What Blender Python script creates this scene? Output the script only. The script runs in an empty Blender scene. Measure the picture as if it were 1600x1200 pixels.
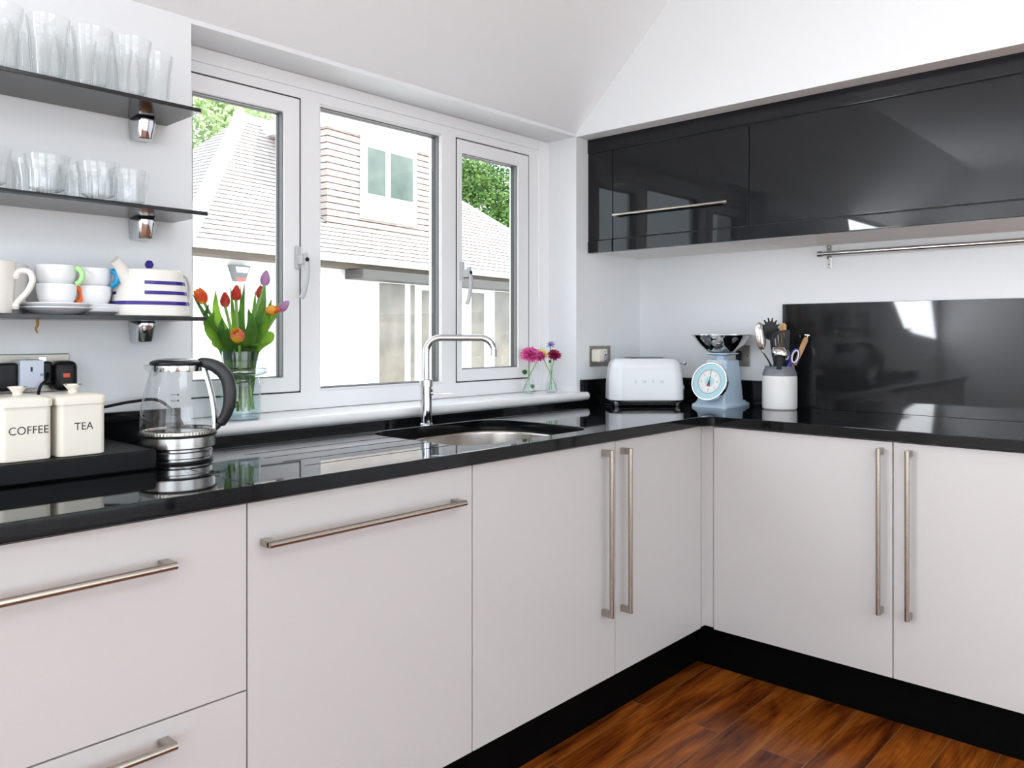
import bpy, bmesh, math, random
from mathutils import Vector, Matrix, noise
random.seed(7)
S = bpy.context.scene
C = S.collection
PI = math.pi

# ---------------------------------------------------------------- camera
cam_d = bpy.data.cameras.new('camera'); cam = bpy.data.objects.new('camera', cam_d); C.objects.link(cam)
cam_d.sensor_width = 36.0; cam_d.lens = 1253.0 / 1600.0 * 36.0
cam_d.shift_y = -78.0 / 1600.0
cam_d.clip_start = 0.05; cam_d.clip_end = 300
cam.location = (0, 0, 1.172)
cam.rotation_euler = (PI / 2, 0, -math.radians(47.58))
S.camera = cam
# ---------------------------------------------------------------- world, sun, exposure
W = bpy.data.worlds.new('sky'); S.world = W; W.use_nodes = True
bgn = W.node_tree.nodes['Background']
bgn.inputs[0].default_value = (0.80, 0.89, 1.0, 1); bgn.inputs[1].default_value = 3.4
sun_d = bpy.data.lights.new('sun', 'SUN'); sun_d.energy = 4.6; sun_d.angle = math.radians(2); sun_d.color = (1, .95, .88)
sun = bpy.data.objects.new('sun', sun_d); C.objects.link(sun)
sun.rotation_euler = Vector((0.80, -0.42, 0.95)).to_track_quat('Z', 'Y').to_euler()
S.view_settings.view_transform = 'Standard'; S.view_settings.look = 'None'
S.view_settings.gamma = 1.0; S.view_settings.use_curve_mapping = False
S.view_settings.exposure = 0.17
S.cycles.use_denoising = True
S.cycles.max_bounces = 14; S.cycles.transmission_bounces = 14; S.cycles.glossy_bounces = 6
S.cycles.diffuse_bounces = 6; S.cycles.transparent_max_bounces = 24
S.cycles.sample_clamp_indirect = 6.0
S.cycles.caustics_refractive = False; S.cycles.caustics_reflective = False

def area(name, loc, size, energy, direction, color=(1, 1, 1), portal=False, sy=None):
    d = bpy.data.lights.new(name, 'AREA'); d.energy = energy; d.color = color
    d.shape = 'RECTANGLE' if sy else 'SQUARE'; d.size = size
    if sy: d.size_y = sy
    if portal: d.cycles.is_portal = True
    o = bpy.data.objects.new(name, d); C.objects.link(o); o.location = loc
    o.rotation_euler = Vector(direction).to_track_quat('-Z', 'Y').to_euler()
    return o
CEIL = 2.43
# area lamps added to light the room, standing in for daylight at unseen openings
area('patio_fill_lamp', (0.9, -2.32, 1.1), 3.0, 3, (0, 1, 0.1), (0.96, 0.98, 1), sy=2.0)  # added lamp just inside the unseen patio door
area('side_door_fill_lamp', (-1.66, -.75, 1.3), 2.3, 15, (1, 0.1, 0.45), (0.96, 0.98, 1), sy=1.5)  # added lamp at the unseen side door, brightens the right-hand units
area('raked_opening_lamp', (-1.0, 2.0, 1.54), 1.42, 140, (0, -1, 0), (0.92, 0.96, 1), sy=.86)  # lamp added in the unseen raked opening, gives the patch mirrored in the splashback
area('roof_fill_lamp', (0.55, -0.9, CEIL + 0.12), 1.5, 15, (0, 0, -1), (0.93, 0.97, 1), sy=1.1)  # added lamp at the unseen roof window, fills from above
area('kitchen_window_portal', (1.76, 2.26, 1.45), 1.55, 1, (0, -1, 0), portal=True, sy=1.0)

# ---------------------------------------------------------------- node materials
def mat(name, col, rough=0.5, metal=0.0, spec=0.5, coat=0.0, coat_rough=0.03, sheen=0, trans=0, ior=1.45, sub=0):
    m = bpy.data.materials.new(name); m.use_nodes = True
    b = m.node_tree.nodes['Principled BSDF']
    b.inputs['Base Color'].default_value = (*col, 1)
    b.inputs['Roughness'].default_value = rough
    b.inputs['Metallic'].default_value = metal
    b.inputs['Specular IOR Level'].default_value = spec
    b.inputs['Coat Weight'].default_value = coat
    b.inputs['Coat Roughness'].default_value = coat_rough
    b.inputs['Transmission Weight'].default_value = trans
    b.inputs['IOR'].default_value = ior
    if sub:
        b.inputs['Subsurface Weight'].default_value = sub
        b.inputs['Subsurface Radius'].default_value = (.02, .02, .01)
    return m
def nd(m, t, **kw):
    n = m.node_tree.nodes.new(t)
    for k, v in kw.items(): setattr(n, k, v)
    return n
def lk(m, a, b): m.node_tree.links.new(a, b)
def bsdf(m): return m.node_tree.nodes['Principled BSDF']
def add_noise_color(m, c1, c2, scale, lo=.4, hi=.6, detail=4, stretch=None, coord='Object'):
    tc = nd(m, 'ShaderNodeTexCoord'); mp = nd(m, 'ShaderNodeMapping'); n = nd(m, 'ShaderNodeTexNoise'); r = nd(m, 'ShaderNodeValToRGB')
    n.inputs['Scale'].default_value = scale; n.inputs['Detail'].default_value = detail
    if stretch: mp.inputs['Scale'].default_value = stretch
    lk(m, tc.outputs[coord], mp.inputs[0]); lk(m, mp.outputs[0], n.inputs['Vector']); lk(m, n.outputs[0], r.inputs[0])
    r.color_ramp.elements[0].position = lo; r.color_ramp.elements[1].position = hi
    r.color_ramp.elements[0].color = (*c1, 1); r.color_ramp.elements[1].color = (*c2, 1)
    lk(m, r.outputs[0], bsdf(m).inputs['Base Color'])
    return n, r
def add_bump(m, scale, strength, dist=0.001, stretch=None, detail=3):
    tc = nd(m, 'ShaderNodeTexCoord'); mp = nd(m, 'ShaderNodeMapping'); n = nd(m, 'ShaderNodeTexNoise'); bp = nd(m, 'ShaderNodeBump')
    n.inputs['Scale'].default_value = scale; n.inputs['Detail'].default_value = detail
    if stretch: mp.inputs['Scale'].default_value = stretch
    bp.inputs['Strength'].default_value = strength; bp.inputs['Distance'].default_value = dist
    lk(m, tc.outputs['Object'], mp.inputs[0]); lk(m, mp.outputs[0], n.inputs['Vector']); lk(m, n.outputs[0], bp.inputs['Height'])
    lk(m, bp.outputs[0], bsdf(m).inputs['Normal'])

WALL = mat('wall_paint', (.80, .815, .83), .55); add_bump(WALL, 60, .05, .001)
CEILM = mat('ceiling_paint', (.86, .875, .89), .6)
UPVC = mat('white_upvc', (.86, .865, .875), .28)
SILLM = mat('sill_gloss_paint', (.87, .87, .87), .22)
GASKET = mat('grey_gasket', (.16, .155, .15), .5)
SPACER = mat('dark_spacer', (.03, .028, .026), .5)
DOORW = mat('white_satin_door', (.54, .518, .505), .30); add_bump(DOORW, 6, .03, .002)
CARC = mat('carcass_board', (.84, .83, .81), .5)
GAP = mat('dark_gap', (.02, .02, .02), .7)
PLINTH = mat('black_plinth', (.002, .002, .002), .5, spec=.04)
GRAN = mat('black_granite', (.008, .009, .010), .035, spec=.30)
add_noise_color(GRAN, (.004, .0045, .005), (.022, .024, .027), 900, .62, .78, 2)
GLOSSB = mat('black_gloss_door', (.004, .0045, .006), .30, spec=.08, coat=.62, coat_rough=.02); add_bump(GLOSSB, 3.0, .06, .002)
BACKG = mat('black_backsplash', (.005, .005, .006), .30, spec=.10, coat=.62, coat_rough=.035); add_bump(BACKG, 260, .12, .0004)
SHELFG = mat('black_shelf_glass', (.010, .010, .011), .14, spec=.55)
NICK = mat('brushed_nickel', (.44, .395, .34), .26, 1.0)
CHROME = mat('polished_chrome', (.64, .65, .67), .05, 1.0)
SINKST = mat('sink_steel', (.50, .46, .42), .26, 1.0)
STEEL = mat('brushed_steel', (.62, .61, .60), .24, 1.0); add_bump(STEEL, 40, .12, .0005, stretch=(1, 1, 30))
STEELP = mat('polished_steel', (.68, .66, .63), .08, 1.0)
SOCKM = mat('socket_steel', (.40, .37, .33), .42, 1.0)
CREAM = mat('cream_enamel', (.76, .71, .62), .22)
INK = mat('black_ink', (.01, .01, .01), .5)
BLKPL = mat('black_plastic', (.007, .007, .008), .35, spec=.3)
BLKRUB = mat('black_slab', (.004, .004, .005), .38, spec=.2)
WHPL = mat('white_plastic', (.82, .82, .83), .3)
WHCH = mat('white_china', (.84, .85, .87), .12)
CRCH = mat('cream_china', (.80, .77, .72), .15)
NAVY = mat('cobalt_glaze', (.035, .02, .22), .12)
GREENH = mat('pale_green_glaze', (.42, .75, .30), .15)
BLUEH = mat('turquoise_glaze', (.0, .28, .58), .12)
ORNGH = mat('orange_glaze', (.85, .16, .03), .15)
YELLH = mat('lime_yellow_glaze', (.65, .60, .05), .15)
OCHRE = mat('ochre_strip', (.42, .24, .05), .5)
BLUE = mat('pale_blue_enamel', (.50, .63, .75), .22)
DIALB = mat('dial_blue', (.45, .68, .74), .3)
DIALW = mat('dial_white', (.82, .83, .80), .35)
REDM = mat('red_mark', (.6, .06, .05), .4)
GREYGL = mat('grey_glaze', (.17, .18, .20), .18)
WOODU = mat('utensil_wood', (.55, .30, .11), .45); add_noise_color(WOODU, (.42, .22, .08), (.62, .36, .15), 14, stretch=(6, 6, 1))
PURP = mat('indigo_plastic', (.045, .03, .30), .3)
STEM = mat('stem_green', (.20, .38, .08), .4, sub=.1)
LEAFM = mat('tulip_leaf', (.10, .27, .05), .38, spec=.4)
add_noise_color(LEAFM, (.09, .24, .06), (.26, .50, .09), 16, .35, .7)
def translucent(m, w):
    """thin plant tissue lets some light through"""
    nt = m.node_tree; b_ = bsdf(m); out = [n for n in nt.nodes if n.type == 'OUTPUT_MATERIAL'][0]
    t = nt.nodes.new('ShaderNodeBsdfTranslucent'); mx = nt.nodes.new('ShaderNodeMixShader'); mx.inputs[0].default_value = w
    src = b_.inputs['Base Color']
    if src.is_linked: nt.links.new(src.links[0].from_socket, t.inputs[0])
    else: t.inputs[0].default_value = src.default_value
    nt.links.new(b_.outputs[0], mx.inputs[1]); nt.links.new(t.outputs[0], mx.inputs[2]); nt.links.new(mx.outputs[0], out.inputs[0])
LEAFB = mat('tulip_leaf_bright', (.28, .52, .06), .38, spec=.4)
add_noise_color(LEAFB, (.16, .36, .05), (.40, .62, .08), 14, .35, .65)
FOLD = mat('small_leaf', (.05, .22, .03), .4)
MAG = mat('magenta_petal', (.72, .06, .34), .5); add_noise_color(MAG, (.55, .03, .25), (.90, .22, .50), 60)
CRIM = mat('crimson_petal', (.35, .01, .08), .5); add_noise_color(CRIM, (.22, .01, .06), (.55, .04, .15), 60)
YEL = mat('yellow_petal', (.92, .80, .12), .5)
LIL = mat('lilac_petal', (.80, .60, .78), .45)
LILF = mat('pale_violet_petal', (.42, .36, .66), .5)
RED = mat('red_tulip', (.72, .09, .05), .4); add_noise_color(RED, (.80, .10, .06), (.88, .30, .20), 30)
PINKR = mat('coral_tulip', (.80, .20, .15), .4)
ORG = mat('flame_tulip', (.9, .3, .08), .4); add_noise_color(ORG, (.92, .26, .12), (1.0, .80, .18), 30, .42, .54)
YPK = mat('yellow_pink_tulip', (.95, .55, .2), .4); add_noise_color(YPK, (.95, .42, .40), (1.0, .80, .12), 34, .44, .54)
for m_, w_ in ((LEAFM, .3), (LEAFB, .45), (MAG, .4), (CRIM, .3), (YEL, .4), (LIL, .6), (LILF, .4), (RED, .4), (PINKR, .5), (ORG, .55), (YPK, .55), (FOLD, .3)): translucent(m_, w_)
RENDER = mat('white_render', (.86, .85, .83), .8)
FASC = mat('white_fascia', (.85, .85, .85), .5)
FASCB = mat('brown_fascia', (.09, .068, .048), .7)
AWN = mat('grey_beam', (.085, .08, .074), .6)
PAVE = mat('garden_paving', (.62, .59, .53), .8); add_noise_color(PAVE, (.62, .6, .55), (.74, .71, .66), 3)
TRUNK = mat('bark', (.10, .07, .05), .9)
TREE1 = mat('tree_leaf_pale', (.30, .42, .14), .6); add_noise_color(TREE1, (.26, .40, .13), (.62, .72, .42), 1.3)
TREE2 = mat('tree_leaf_green', (.09, .24, .05), .6); add_noise_color(TREE2, (.045, .14, .02), (.19, .32, .07), 1.0)
TREE3 = mat('conifer_leaf', (.09, .18, .09), .6); add_noise_color(TREE3, (.06, .13, .06), (.18, .27, .16), 1.0)
NPANE = mat('far_window_glass', (.36, .32, .26), .12, spec=.6); add_noise_color(NPANE, (.11, .10, .08), (.24, .21, .17), 1.6, .3, .7)  # garden reflection painted into the opaque pane colour
NPANE2 = mat('dormer_glass', (.18, .24, .20), .1, spec=.5); add_noise_color(NPANE2, (.07, .10, .085), (.17, .21, .17), 1.2, .3, .7)
LAMP = mat('downlight_lens', (.9, .9, .9), .4)

def thin_glass(name, tint=(1, 1, 1), refl=1.0):
    m = bpy.data.materials.new(name); m.use_nodes = True
    nt = m.node_tree; nt.nodes.clear()
    out = nt.nodes.new('ShaderNodeOutputMaterial'); mix = nt.nodes.new('ShaderNodeMixShader')
    tr = nt.nodes.new('ShaderNodeBsdfTransparent'); gl = nt.nodes.new('ShaderNodeBsdfGlossy')
    tr.inputs[0].default_value = (*tint, 1); gl.inputs['Roughness'].default_value = .01
    # Schlick reflectance of a thin sheet, the same from both sides
    ge = nt.nodes.new('ShaderNodeNewGeometry'); dp = nt.nodes.new('ShaderNodeVectorMath'); dp.operation = 'DOT_PRODUCT'
    nt.links.new(ge.outputs['Normal'], dp.inputs[0]); nt.links.new(ge.outputs['Incoming'], dp.inputs[1])
    def mth(op, a, b=None, clamp=False):
        n = nt.nodes.new('ShaderNodeMath'); n.operation = op; n.use_clamp = clamp
        for i, v in enumerate((a, b)):
            if v is None: continue
            if isinstance(v, (int, float)): n.inputs[i].default_value = v
            else: nt.links.new(v, n.inputs[i])
        return n.outputs[0]
    sch = mth('ADD', mth('MULTIPLY', mth('POWER', mth('SUBTRACT', 1.0, mth('ABSOLUTE', dp.outputs['Value']), True), 5.0), .92 * refl), .04 * refl)
    nt.links.new(sch, mix.inputs[0]); nt.links.new(tr.outputs[0], mix.inputs[1]); nt.links.new(gl.outputs[0], mix.inputs[2])
    nt.links.new(mix.outputs[0], out.inputs[0]); return m
PANE = thin_glass('window_glass', (.97, .98, .975))
GLASS = mat('clear_glass', (.97, .99, .99), .0, trans=1.0, ior=1.45)
TUMB = thin_glass('tumbler_glass', (.985, .99, .99), 1.5)
GLASST = thin_glass('kettle_glass', (.95, .96, .96), 1.5)
GLASSV = thin_glass('vase_glass', (.90, .95, .97), 2.4)
WATER = mat('vase_water', (.90, .97, .97), .0, trans=1.0, ior=1.33)

def tile_mat(name, c1, c2, line, sx, row, lw):
    """overlapping tile courses: colour varies tile by tile, a thin dark line painted for the shadow gap under each course"""
    m = mat(name, c1, .8)
    tc = nd(m, 'ShaderNodeTexCoord'); bt = nd(m, 'ShaderNodeTexBrick'); lk(m, tc.outputs['UV'], bt.inputs['Vector'])
    mid = tuple((a + b) / 2 * .93 for a, b in zip(c1, c2))
    bt.inputs['Color1'].default_value = (*c1, 1); bt.inputs['Color2'].default_value = (*c2, 1); bt.inputs['Mortar'].default_value = (*mid, 1)
    bt.inputs['Scale'].default_value = 1.0; bt.inputs['Brick Width'].default_value = sx; bt.inputs['Row Height'].default_value = row
    bt.inputs['Mortar Size'].default_value = .006; bt.offset = .5
    nz = nd(m, 'ShaderNodeTexNoise'); nz.inputs['Scale'].default_value = 5; nz.inputs['Detail'].default_value = 3; lk(m, tc.outputs['UV'], nz.inputs['Vector'])
    sp = nd(m, 'ShaderNodeSeparateXYZ'); lk(m, tc.outputs['UV'], sp.inputs[0])
    def mth(op, a, b, clamp=False):
        n = nd(m, 'ShaderNodeMath', operation=op); n.use_clamp = clamp
        for k, v in enumerate((a, b)):
            if isinstance(v, (int, float)): n.inputs[k].default_value = v
            else: lk(m, v, n.inputs[k])
        return n.outputs[0]
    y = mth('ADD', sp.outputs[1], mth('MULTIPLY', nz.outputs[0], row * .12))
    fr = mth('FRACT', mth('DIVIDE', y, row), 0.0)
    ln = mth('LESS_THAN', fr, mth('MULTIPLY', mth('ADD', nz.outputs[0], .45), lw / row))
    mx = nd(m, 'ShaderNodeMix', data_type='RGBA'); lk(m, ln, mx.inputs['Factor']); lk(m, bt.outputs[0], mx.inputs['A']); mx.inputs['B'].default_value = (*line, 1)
    lk(m, mx.outputs['Result'], bsdf(m).inputs['Base Color'])
    return m
def wood_floor():
    m = mat('walnut_floor', (.3, .1, .03), .25, spec=.25)
    tc = nd(m, 'ShaderNodeTexCoord'); mp = nd(m, 'ShaderNodeMapping')
    mp.inputs['Location'].default_value = (0.35, 0.0085, 0)
    lk(m, tc.outputs['Object'], mp.inputs[0])
    bt = nd(m, 'ShaderNodeTexBrick'); bt.offset = .37; bt.offset_frequency = 2
    bt.inputs['Scale'].default_value = 1; bt.inputs['Brick Width'].default_value = 1.25; bt.inputs['Row Height'].default_value = .1275
    bt.inputs['Mortar Size'].default_value = .0011; bt.inputs['Mortar Smooth'].default_value = .2; bt.inputs['Bias'].default_value = 0
    bt.inputs['Color1'].default_value = (0, 0, 0, 1); bt.inputs['Color2'].default_value = (1, 1, 1, 1); bt.inputs['Mortar'].default_value = (.5, .5, .5, 1)
    lk(m, mp.outputs[0], bt.inputs['Vector'])
    # grain, shifted plank by plank
    sc = nd(m, 'ShaderNodeVectorMath', operation='SCALE'); sc.inputs['Scale'].default_value = 7.0; lk(m, bt.outputs['Color'], sc.inputs[0])
    ad = nd(m, 'ShaderNodeVectorMath', operation='ADD'); lk(m, mp.outputs[0], ad.inputs[0]); lk(m, sc.outputs[0], ad.inputs[1])
    st = nd(m, 'ShaderNodeMapping'); st.inputs['Scale'].default_value = (1.0, 5.5, 1); lk(m, ad.outputs[0], st.inputs[0])
    n1 = nd(m, 'ShaderNodeTexNoise'); n1.inputs['Scale'].default_value = 1.6; n1.inputs['Detail'].default_value = 7; n1.inputs['Distortion'].default_value = 1.3
    lk(m, st.outputs[0], n1.inputs['Vector'])
    st2 = nd(m, 'ShaderNodeMapping'); st2.inputs['Scale'].default_value = (3, 70.0, 1); lk(m, ad.outputs[0], st2.inputs[0])
    n2 = nd(m, 'ShaderNodeTexNoise'); n2.inputs['Scale'].default_value = 2; n2.inputs['Detail'].default_value = 5; lk(m, st2.outputs[0], n2.inputs['Vector'])
    mx = nd(m, 'ShaderNodeMath', operation='MULTIPLY_ADD'); mx.inputs[1].default_value = .35; lk(m, n2.outputs[0], mx.inputs[0]); lk(m, n1.outputs[0], mx.inputs[2])
    r = nd(m, 'ShaderNodeValToRGB'); e = r.color_ramp.elements
    e[0].position = .42; e[0].color = (.040, .008, .002, 1); e[1].position = .88; e[1].color = (.38, .11, .014, 1)
    k = e.new(.58); k.color = (.13, .028, .004, 1); k = e.new(.72); k.color = (.25, .064, .008, 1)
    lk(m, mx.outputs[0], r.inputs[0])
    # plank to plank tone and joint lines
    hs = nd(m, 'ShaderNodeHueSaturation'); ml = nd(m, 'ShaderNodeMath', operation='MULTIPLY_ADD'); ml.inputs[1].default_value = .35; ml.inputs[2].default_value = .72
    sp = nd(m, 'ShaderNodeSeparateColor'); lk(m, bt.outputs['Color'], sp.inputs[0]); lk(m, sp.outputs[0], ml.inputs[0]); lk(m, ml.outputs[0], hs.inputs['Value'])
    lk(m, r.outputs[0], hs.inputs['Color'])
    mj = nd(m, 'ShaderNodeMix', data_type='RGBA'); lk(m, bt.outputs['Fac'], mj.inputs['Factor']); lk(m, hs.outputs[0], mj.inputs['A'])
    mj.inputs['B'].default_value = (.20, .11, .05, 1)
    lk(m, mj.outputs['Result'], bsdf(m).inputs['Base Color'])
    return m
FLOORM = wood_floor()

# ---------------------------------------------------------------- mesh helpers
def BM(): return bmesh.new()
def add_box(bm, x0, x1, y0, y1, z0, z1, bev=0, seg=2):
    t = bmesh.new(); r = bmesh.ops.create_cube(t, size=1)
    bmesh.ops.scale(t, vec=(abs(x1 - x0), abs(y1 - y0), abs(z1 - z0)), verts=t.verts)
    bmesh.ops.translate(t, vec=((x0 + x1) / 2, (y0 + y1) / 2, (z0 + z1) / 2), verts=t.verts)
    if bev: bmesh.ops.bevel(t, geom=t.edges[:], offset=bev, segments=seg, profile=.5, affect='EDGES')
    merge(bm, t)
def merge(bm, t, M=None):
    if M is not None: bmesh.ops.transform(t, matrix=M, verts=t.verts)
    me = bpy.data.meshes.new('tmp'); t.to_mesh(me); t.free(); bm.from_mesh(me); bpy.data.meshes.remove(me)
def boxm(x0, x1, y0, y1, z0, z1, bev=0, seg=2):
    b = BM(); add_box(b, x0, x1, y0, y1, z0, z1, bev, seg); return b
def add_lathe(bm, prof, c=(0, 0, 0), segs=40, M=None):
    t = bmesh.new(); rings = []
    for r, z in prof:
        if r < 1e-6: rings.append([t.verts.new((0, 0, z))])
        else: rings.append([t.verts.new((r * math.cos(2 * PI * k / segs), r * math.sin(2 * PI * k / segs), z)) for k in range(segs)])
    for a, b in zip(rings[:-1], rings[1:]):
        for k in range(segs):
            k2 = (k + 1) % segs
            if len(a) == 1 and len(b) == 1: continue
            if len(a) == 1: t.faces.new((a[0], b[k2], b[k]))
            elif len(b) == 1: t.faces.new((a[k], a[k2], b[0]))
            else: t.faces.new((a[k], a[k2], b[k2], b[k]))
    bmesh.ops.recalc_face_normals(t, faces=t.faces)
    merge(bm, t, (Matrix.Translation(c) @ M) if M is not None else Matrix.Translation(c))
def lathe(prof, c=(0, 0, 0), segs=40, M=None):
    b = BM(); add_lathe(b, prof, c, segs, M); return b
def add_tube(bm, pts, rad, segs=12, caps=True, flat=1.0, up=None):
    pts = [Vector(p) for p in pts]; n = len(pts)
    rads = rad if isinstance(rad, (list, tuple)) else [rad] * n
    t = bmesh.new(); rings = []; prev = None
    for i, p in enumerate(pts):
        d = ((pts[min(i + 1, n - 1)] - pts[max(i - 1, 0)])).normalized()
        if prev is None:
            u = Vector(up) if up else (Vector((0, 0, 1)) if abs(d.z) < .9 else Vector((1, 0, 0)))
            a = (u - d * u.dot(d)).normalized()
        else:
            a = (prev - d * prev.dot(d)).normalized()
        prev = a; b = d.cross(a)
        rings.append([t.verts.new(p + (a * math.cos(2 * PI * k / segs) + b * math.sin(2 * PI * k / segs) * flat) * rads[i]) for k in range(segs)])
    for A, B in zip(rings[:-1], rings[1:]):
        for k in range(segs): t.faces.new((A[k], A[(k + 1) % segs], B[(k + 1) % segs], B[k]))
    if caps: t.faces.new(rings[0][::-1]); t.faces.new(rings[-1])
    bmesh.ops.recalc_face_normals(t, faces=t.faces)
    merge(bm, t)
def tube(*a, **k):
    b = BM(); add_tube(b, *a, **k); return b
def arc(c, r, a0, a1, n, ux, uy):
    c = Vector(c); ux = Vector(ux); uy = Vector(uy)
    return [c + ux * r * math.cos(a0 + (a1 - a0) * i / n) + uy * r * math.sin(a0 + (a1 - a0) * i / n) for i in range(n + 1)]
def spline(pts, n=8):
    P = [Vector(p) for p in pts]; P = [P[0] * 2 - P[1]] + P + [P[-1] * 2 - P[-2]]; out = []
    for i in range(1, len(P) - 2):
        for k in range(n):
            t = k / n; a, b, c, d = P[i - 1:i + 3]
            out.append(.5 * ((2 * b) + (c - a) * t + (2 * a - 5 * b + 4 * c - d) * t * t + (3 * b - a - 3 * c + d) * t ** 3))
    out.append(P[-2]); return out
def rrect(x0, x1, y0, y1, r, n=6):
    out = []
    for cx, cy, a in ((x1 - r, y1 - r, 0), (x0 + r, y1 - r, PI / 2), (x0 + r, y0 + r, PI), (x1 - r, y0 + r, 1.5 * PI)):
        for i in range(n + 1): out.append((cx + r * math.cos(a + PI / 2 * i / n), cy + r * math.sin(a + PI / 2 * i / n)))
    return out
def prism(outer, holes, z0, z1, M=None, bev=0, bseg=2):
    """polygon with holes in xy, extruded from z0 to z1; M maps it into place"""
    t = bmesh.new(); E_ = []
    for loop in [outer] + list(holes):
        vs = [t.verts.new((x, y, z0)) for x, y in loop]
        for i in range(len(vs)): E_.append(t.edges.new((vs[i], vs[(i + 1) % len(vs)])))
    if holes: bmesh.ops.triangle_fill(t, use_beauty=True, use_dissolve=False, edges=E_)
    else: t.faces.new([v for v in t.verts])
    r = bmesh.ops.extrude_face_region(t, geom=t.faces[:])
    vs = [g for g in r['geom'] if isinstance(g, bmesh.types.BMVert)]
    bmesh.ops.translate(t, vec=(0, 0, z1 - z0), verts=vs)
    bmesh.ops.recalc_face_normals(t, faces=t.faces)
    if bev:
        es = [e for e in t.edges if len(e.link_faces) == 2 and e.calc_face_angle() > .6 and abs(e.verts[0].co.z - e.verts[1].co.z) < 1e-6]
        bmesh.ops.bevel(t, geom=es, offset=bev, segments=bseg, profile=.5, affect='EDGES')
    if M is not None: bmesh.ops.transform(t, matrix=M, verts=t.verts)
    return t
def loft(sections, close=True, cap=True):
    t = bmesh.new(); R_ = [[t.verts.new(p) for p in s] for s in sections]; n = len(R_[0])
    for A, B in zip(R_[:-1], R_[1:]):
        for k in range(n if close else n - 1): t.faces.new((A[k], A[(k + 1) % n], B[(k + 1) % n], B[k]))
    if cap and close: t.faces.new(R_[0][::-1]); t.faces.new(R_[-1])
    bmesh.ops.recalc_face_normals(t, faces=t.faces); return t
def obj(name, bm, m, parent=None, smooth=35, world=None):
    """link bm as one mesh object; world = root location to subtract when bm is in world coordinates"""
    if world is not None: bmesh.ops.translate(bm, vec=-Vector(world), verts=bm.verts)
    me = bpy.data.meshes.new(name); bm.to_mesh(me); bm.free()
    me.materials.append(m)
    if smooth:
        me.polygons.foreach_set('use_smooth', [True] * len(me.polygons)); me.set_sharp_from_angle(angle=math.radians(smooth))
    o = bpy.data.objects.new(name, me); C.objects.link(o)
    if parent: o.parent = parent
    if smooth: weigh(o)
    return o
def weigh(o):
    w = o.modifiers.new('weighted_normals', 'WEIGHTED_NORMAL'); w.keep_sharp = True; w.weight = 100
def tag(o, label=None, cat=None, group=None, kind=None):
    if label: o['label'] = label
    if cat: o['category'] = cat
    if group: o['group'] = group
    if kind: o['kind'] = kind
    return o
def thing(name, label, cat, loc=(0, 0, 0), rz=0, group=None, kind=None):
    o = bpy.data.objects.new(name, None); C.objects.link(o); o.empty_display_size = .02
    o.location = loc; o.rotation_euler = (0, 0, rz)
    return tag(o, label, cat, group, kind)
def kids(o): return [c for c in C.objects if c.parent == o]
def dup(root, loc, rz=0, label=None, group=None):
    r = root.copy(); C.objects.link(r); r.location = loc; r.rotation_euler = (0, 0, rz)
    if label: r['label'] = label
    if group: r['group'] = group
    for ch in kids(root):
        c = ch.copy(); C.objects.link(c); c.parent = r
        for g in kids(ch):
            d = g.copy(); C.objects.link(d); d.parent = c
    return r
def subtract(o, cutters):
    """boolean difference, evaluated straight away; the cutter objects are removed"""
    tmp = []; o.modifiers.clear()
    for b in cutters:
        me = bpy.data.meshes.new('cutter'); b.to_mesh(me); b.free(); c = bpy.data.objects.new('cutter', me); C.objects.link(c); tmp.append(c)
        md = o.modifiers.new('b', 'BOOLEAN'); md.operation = 'DIFFERENCE'; md.object = c; md.solver = 'EXACT'
    dg = bpy.context.evaluated_depsgraph_get(); dg.update()
    me = bpy.data.meshes.new_from_object(o.evaluated_get(dg)); o.modifiers.clear(); old = o.data; o.data = me; me.name = old.name
    for c in tmp:
        bpy.data.objects.remove(c, do_unlink=True)
    me.polygons.foreach_set('use_smooth', [True] * len(me.polygons)); me.set_sharp_from_angle(angle=math.radians(30)); weigh(o)
def text_bm(s, size, depth=.0004, spacing=1.0):
    cu = bpy.data.curves.new('txt', 'FONT'); cu.body = s; cu.size = size; cu.extrude = depth; cu.space_character = spacing
    cu.align_x = 'CENTER'; cu.align_y = 'CENTER'
    o = bpy.data.objects.new('txt', cu); C.objects.link(o)
    dg = bpy.context.evaluated_depsgraph_get(); dg.update()
    me = bpy.data.meshes.new_from_object(o.evaluated_get(dg)); b = BM(); b.from_mesh(me)
    bpy.data.objects.remove(o, do_unlink=True); bpy.data.curves.remove(cu); bpy.data.meshes.remove(me); return b
def xf(b, M): bmesh.ops.transform(b, matrix=M, verts=b.verts); return b
def rot(ax, a): return Matrix.Rotation(a, 4, ax)
def tr(*v): return Matrix.Translation(v)
XZ = Matrix(((1, 0, 0, 0), (0, 0, 1, 0), (0, 1, 0, 0), (0, 0, 0, 1)))   # xy polygon -> xz wall, thickness to +y
YZ = Matrix(((0, 0, 1, 0), (1, 0, 0, 0), (0, 1, 0, 0), (0, 0, 0, 1)))   # xy polygon -> yz wall, thickness to +x

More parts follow.
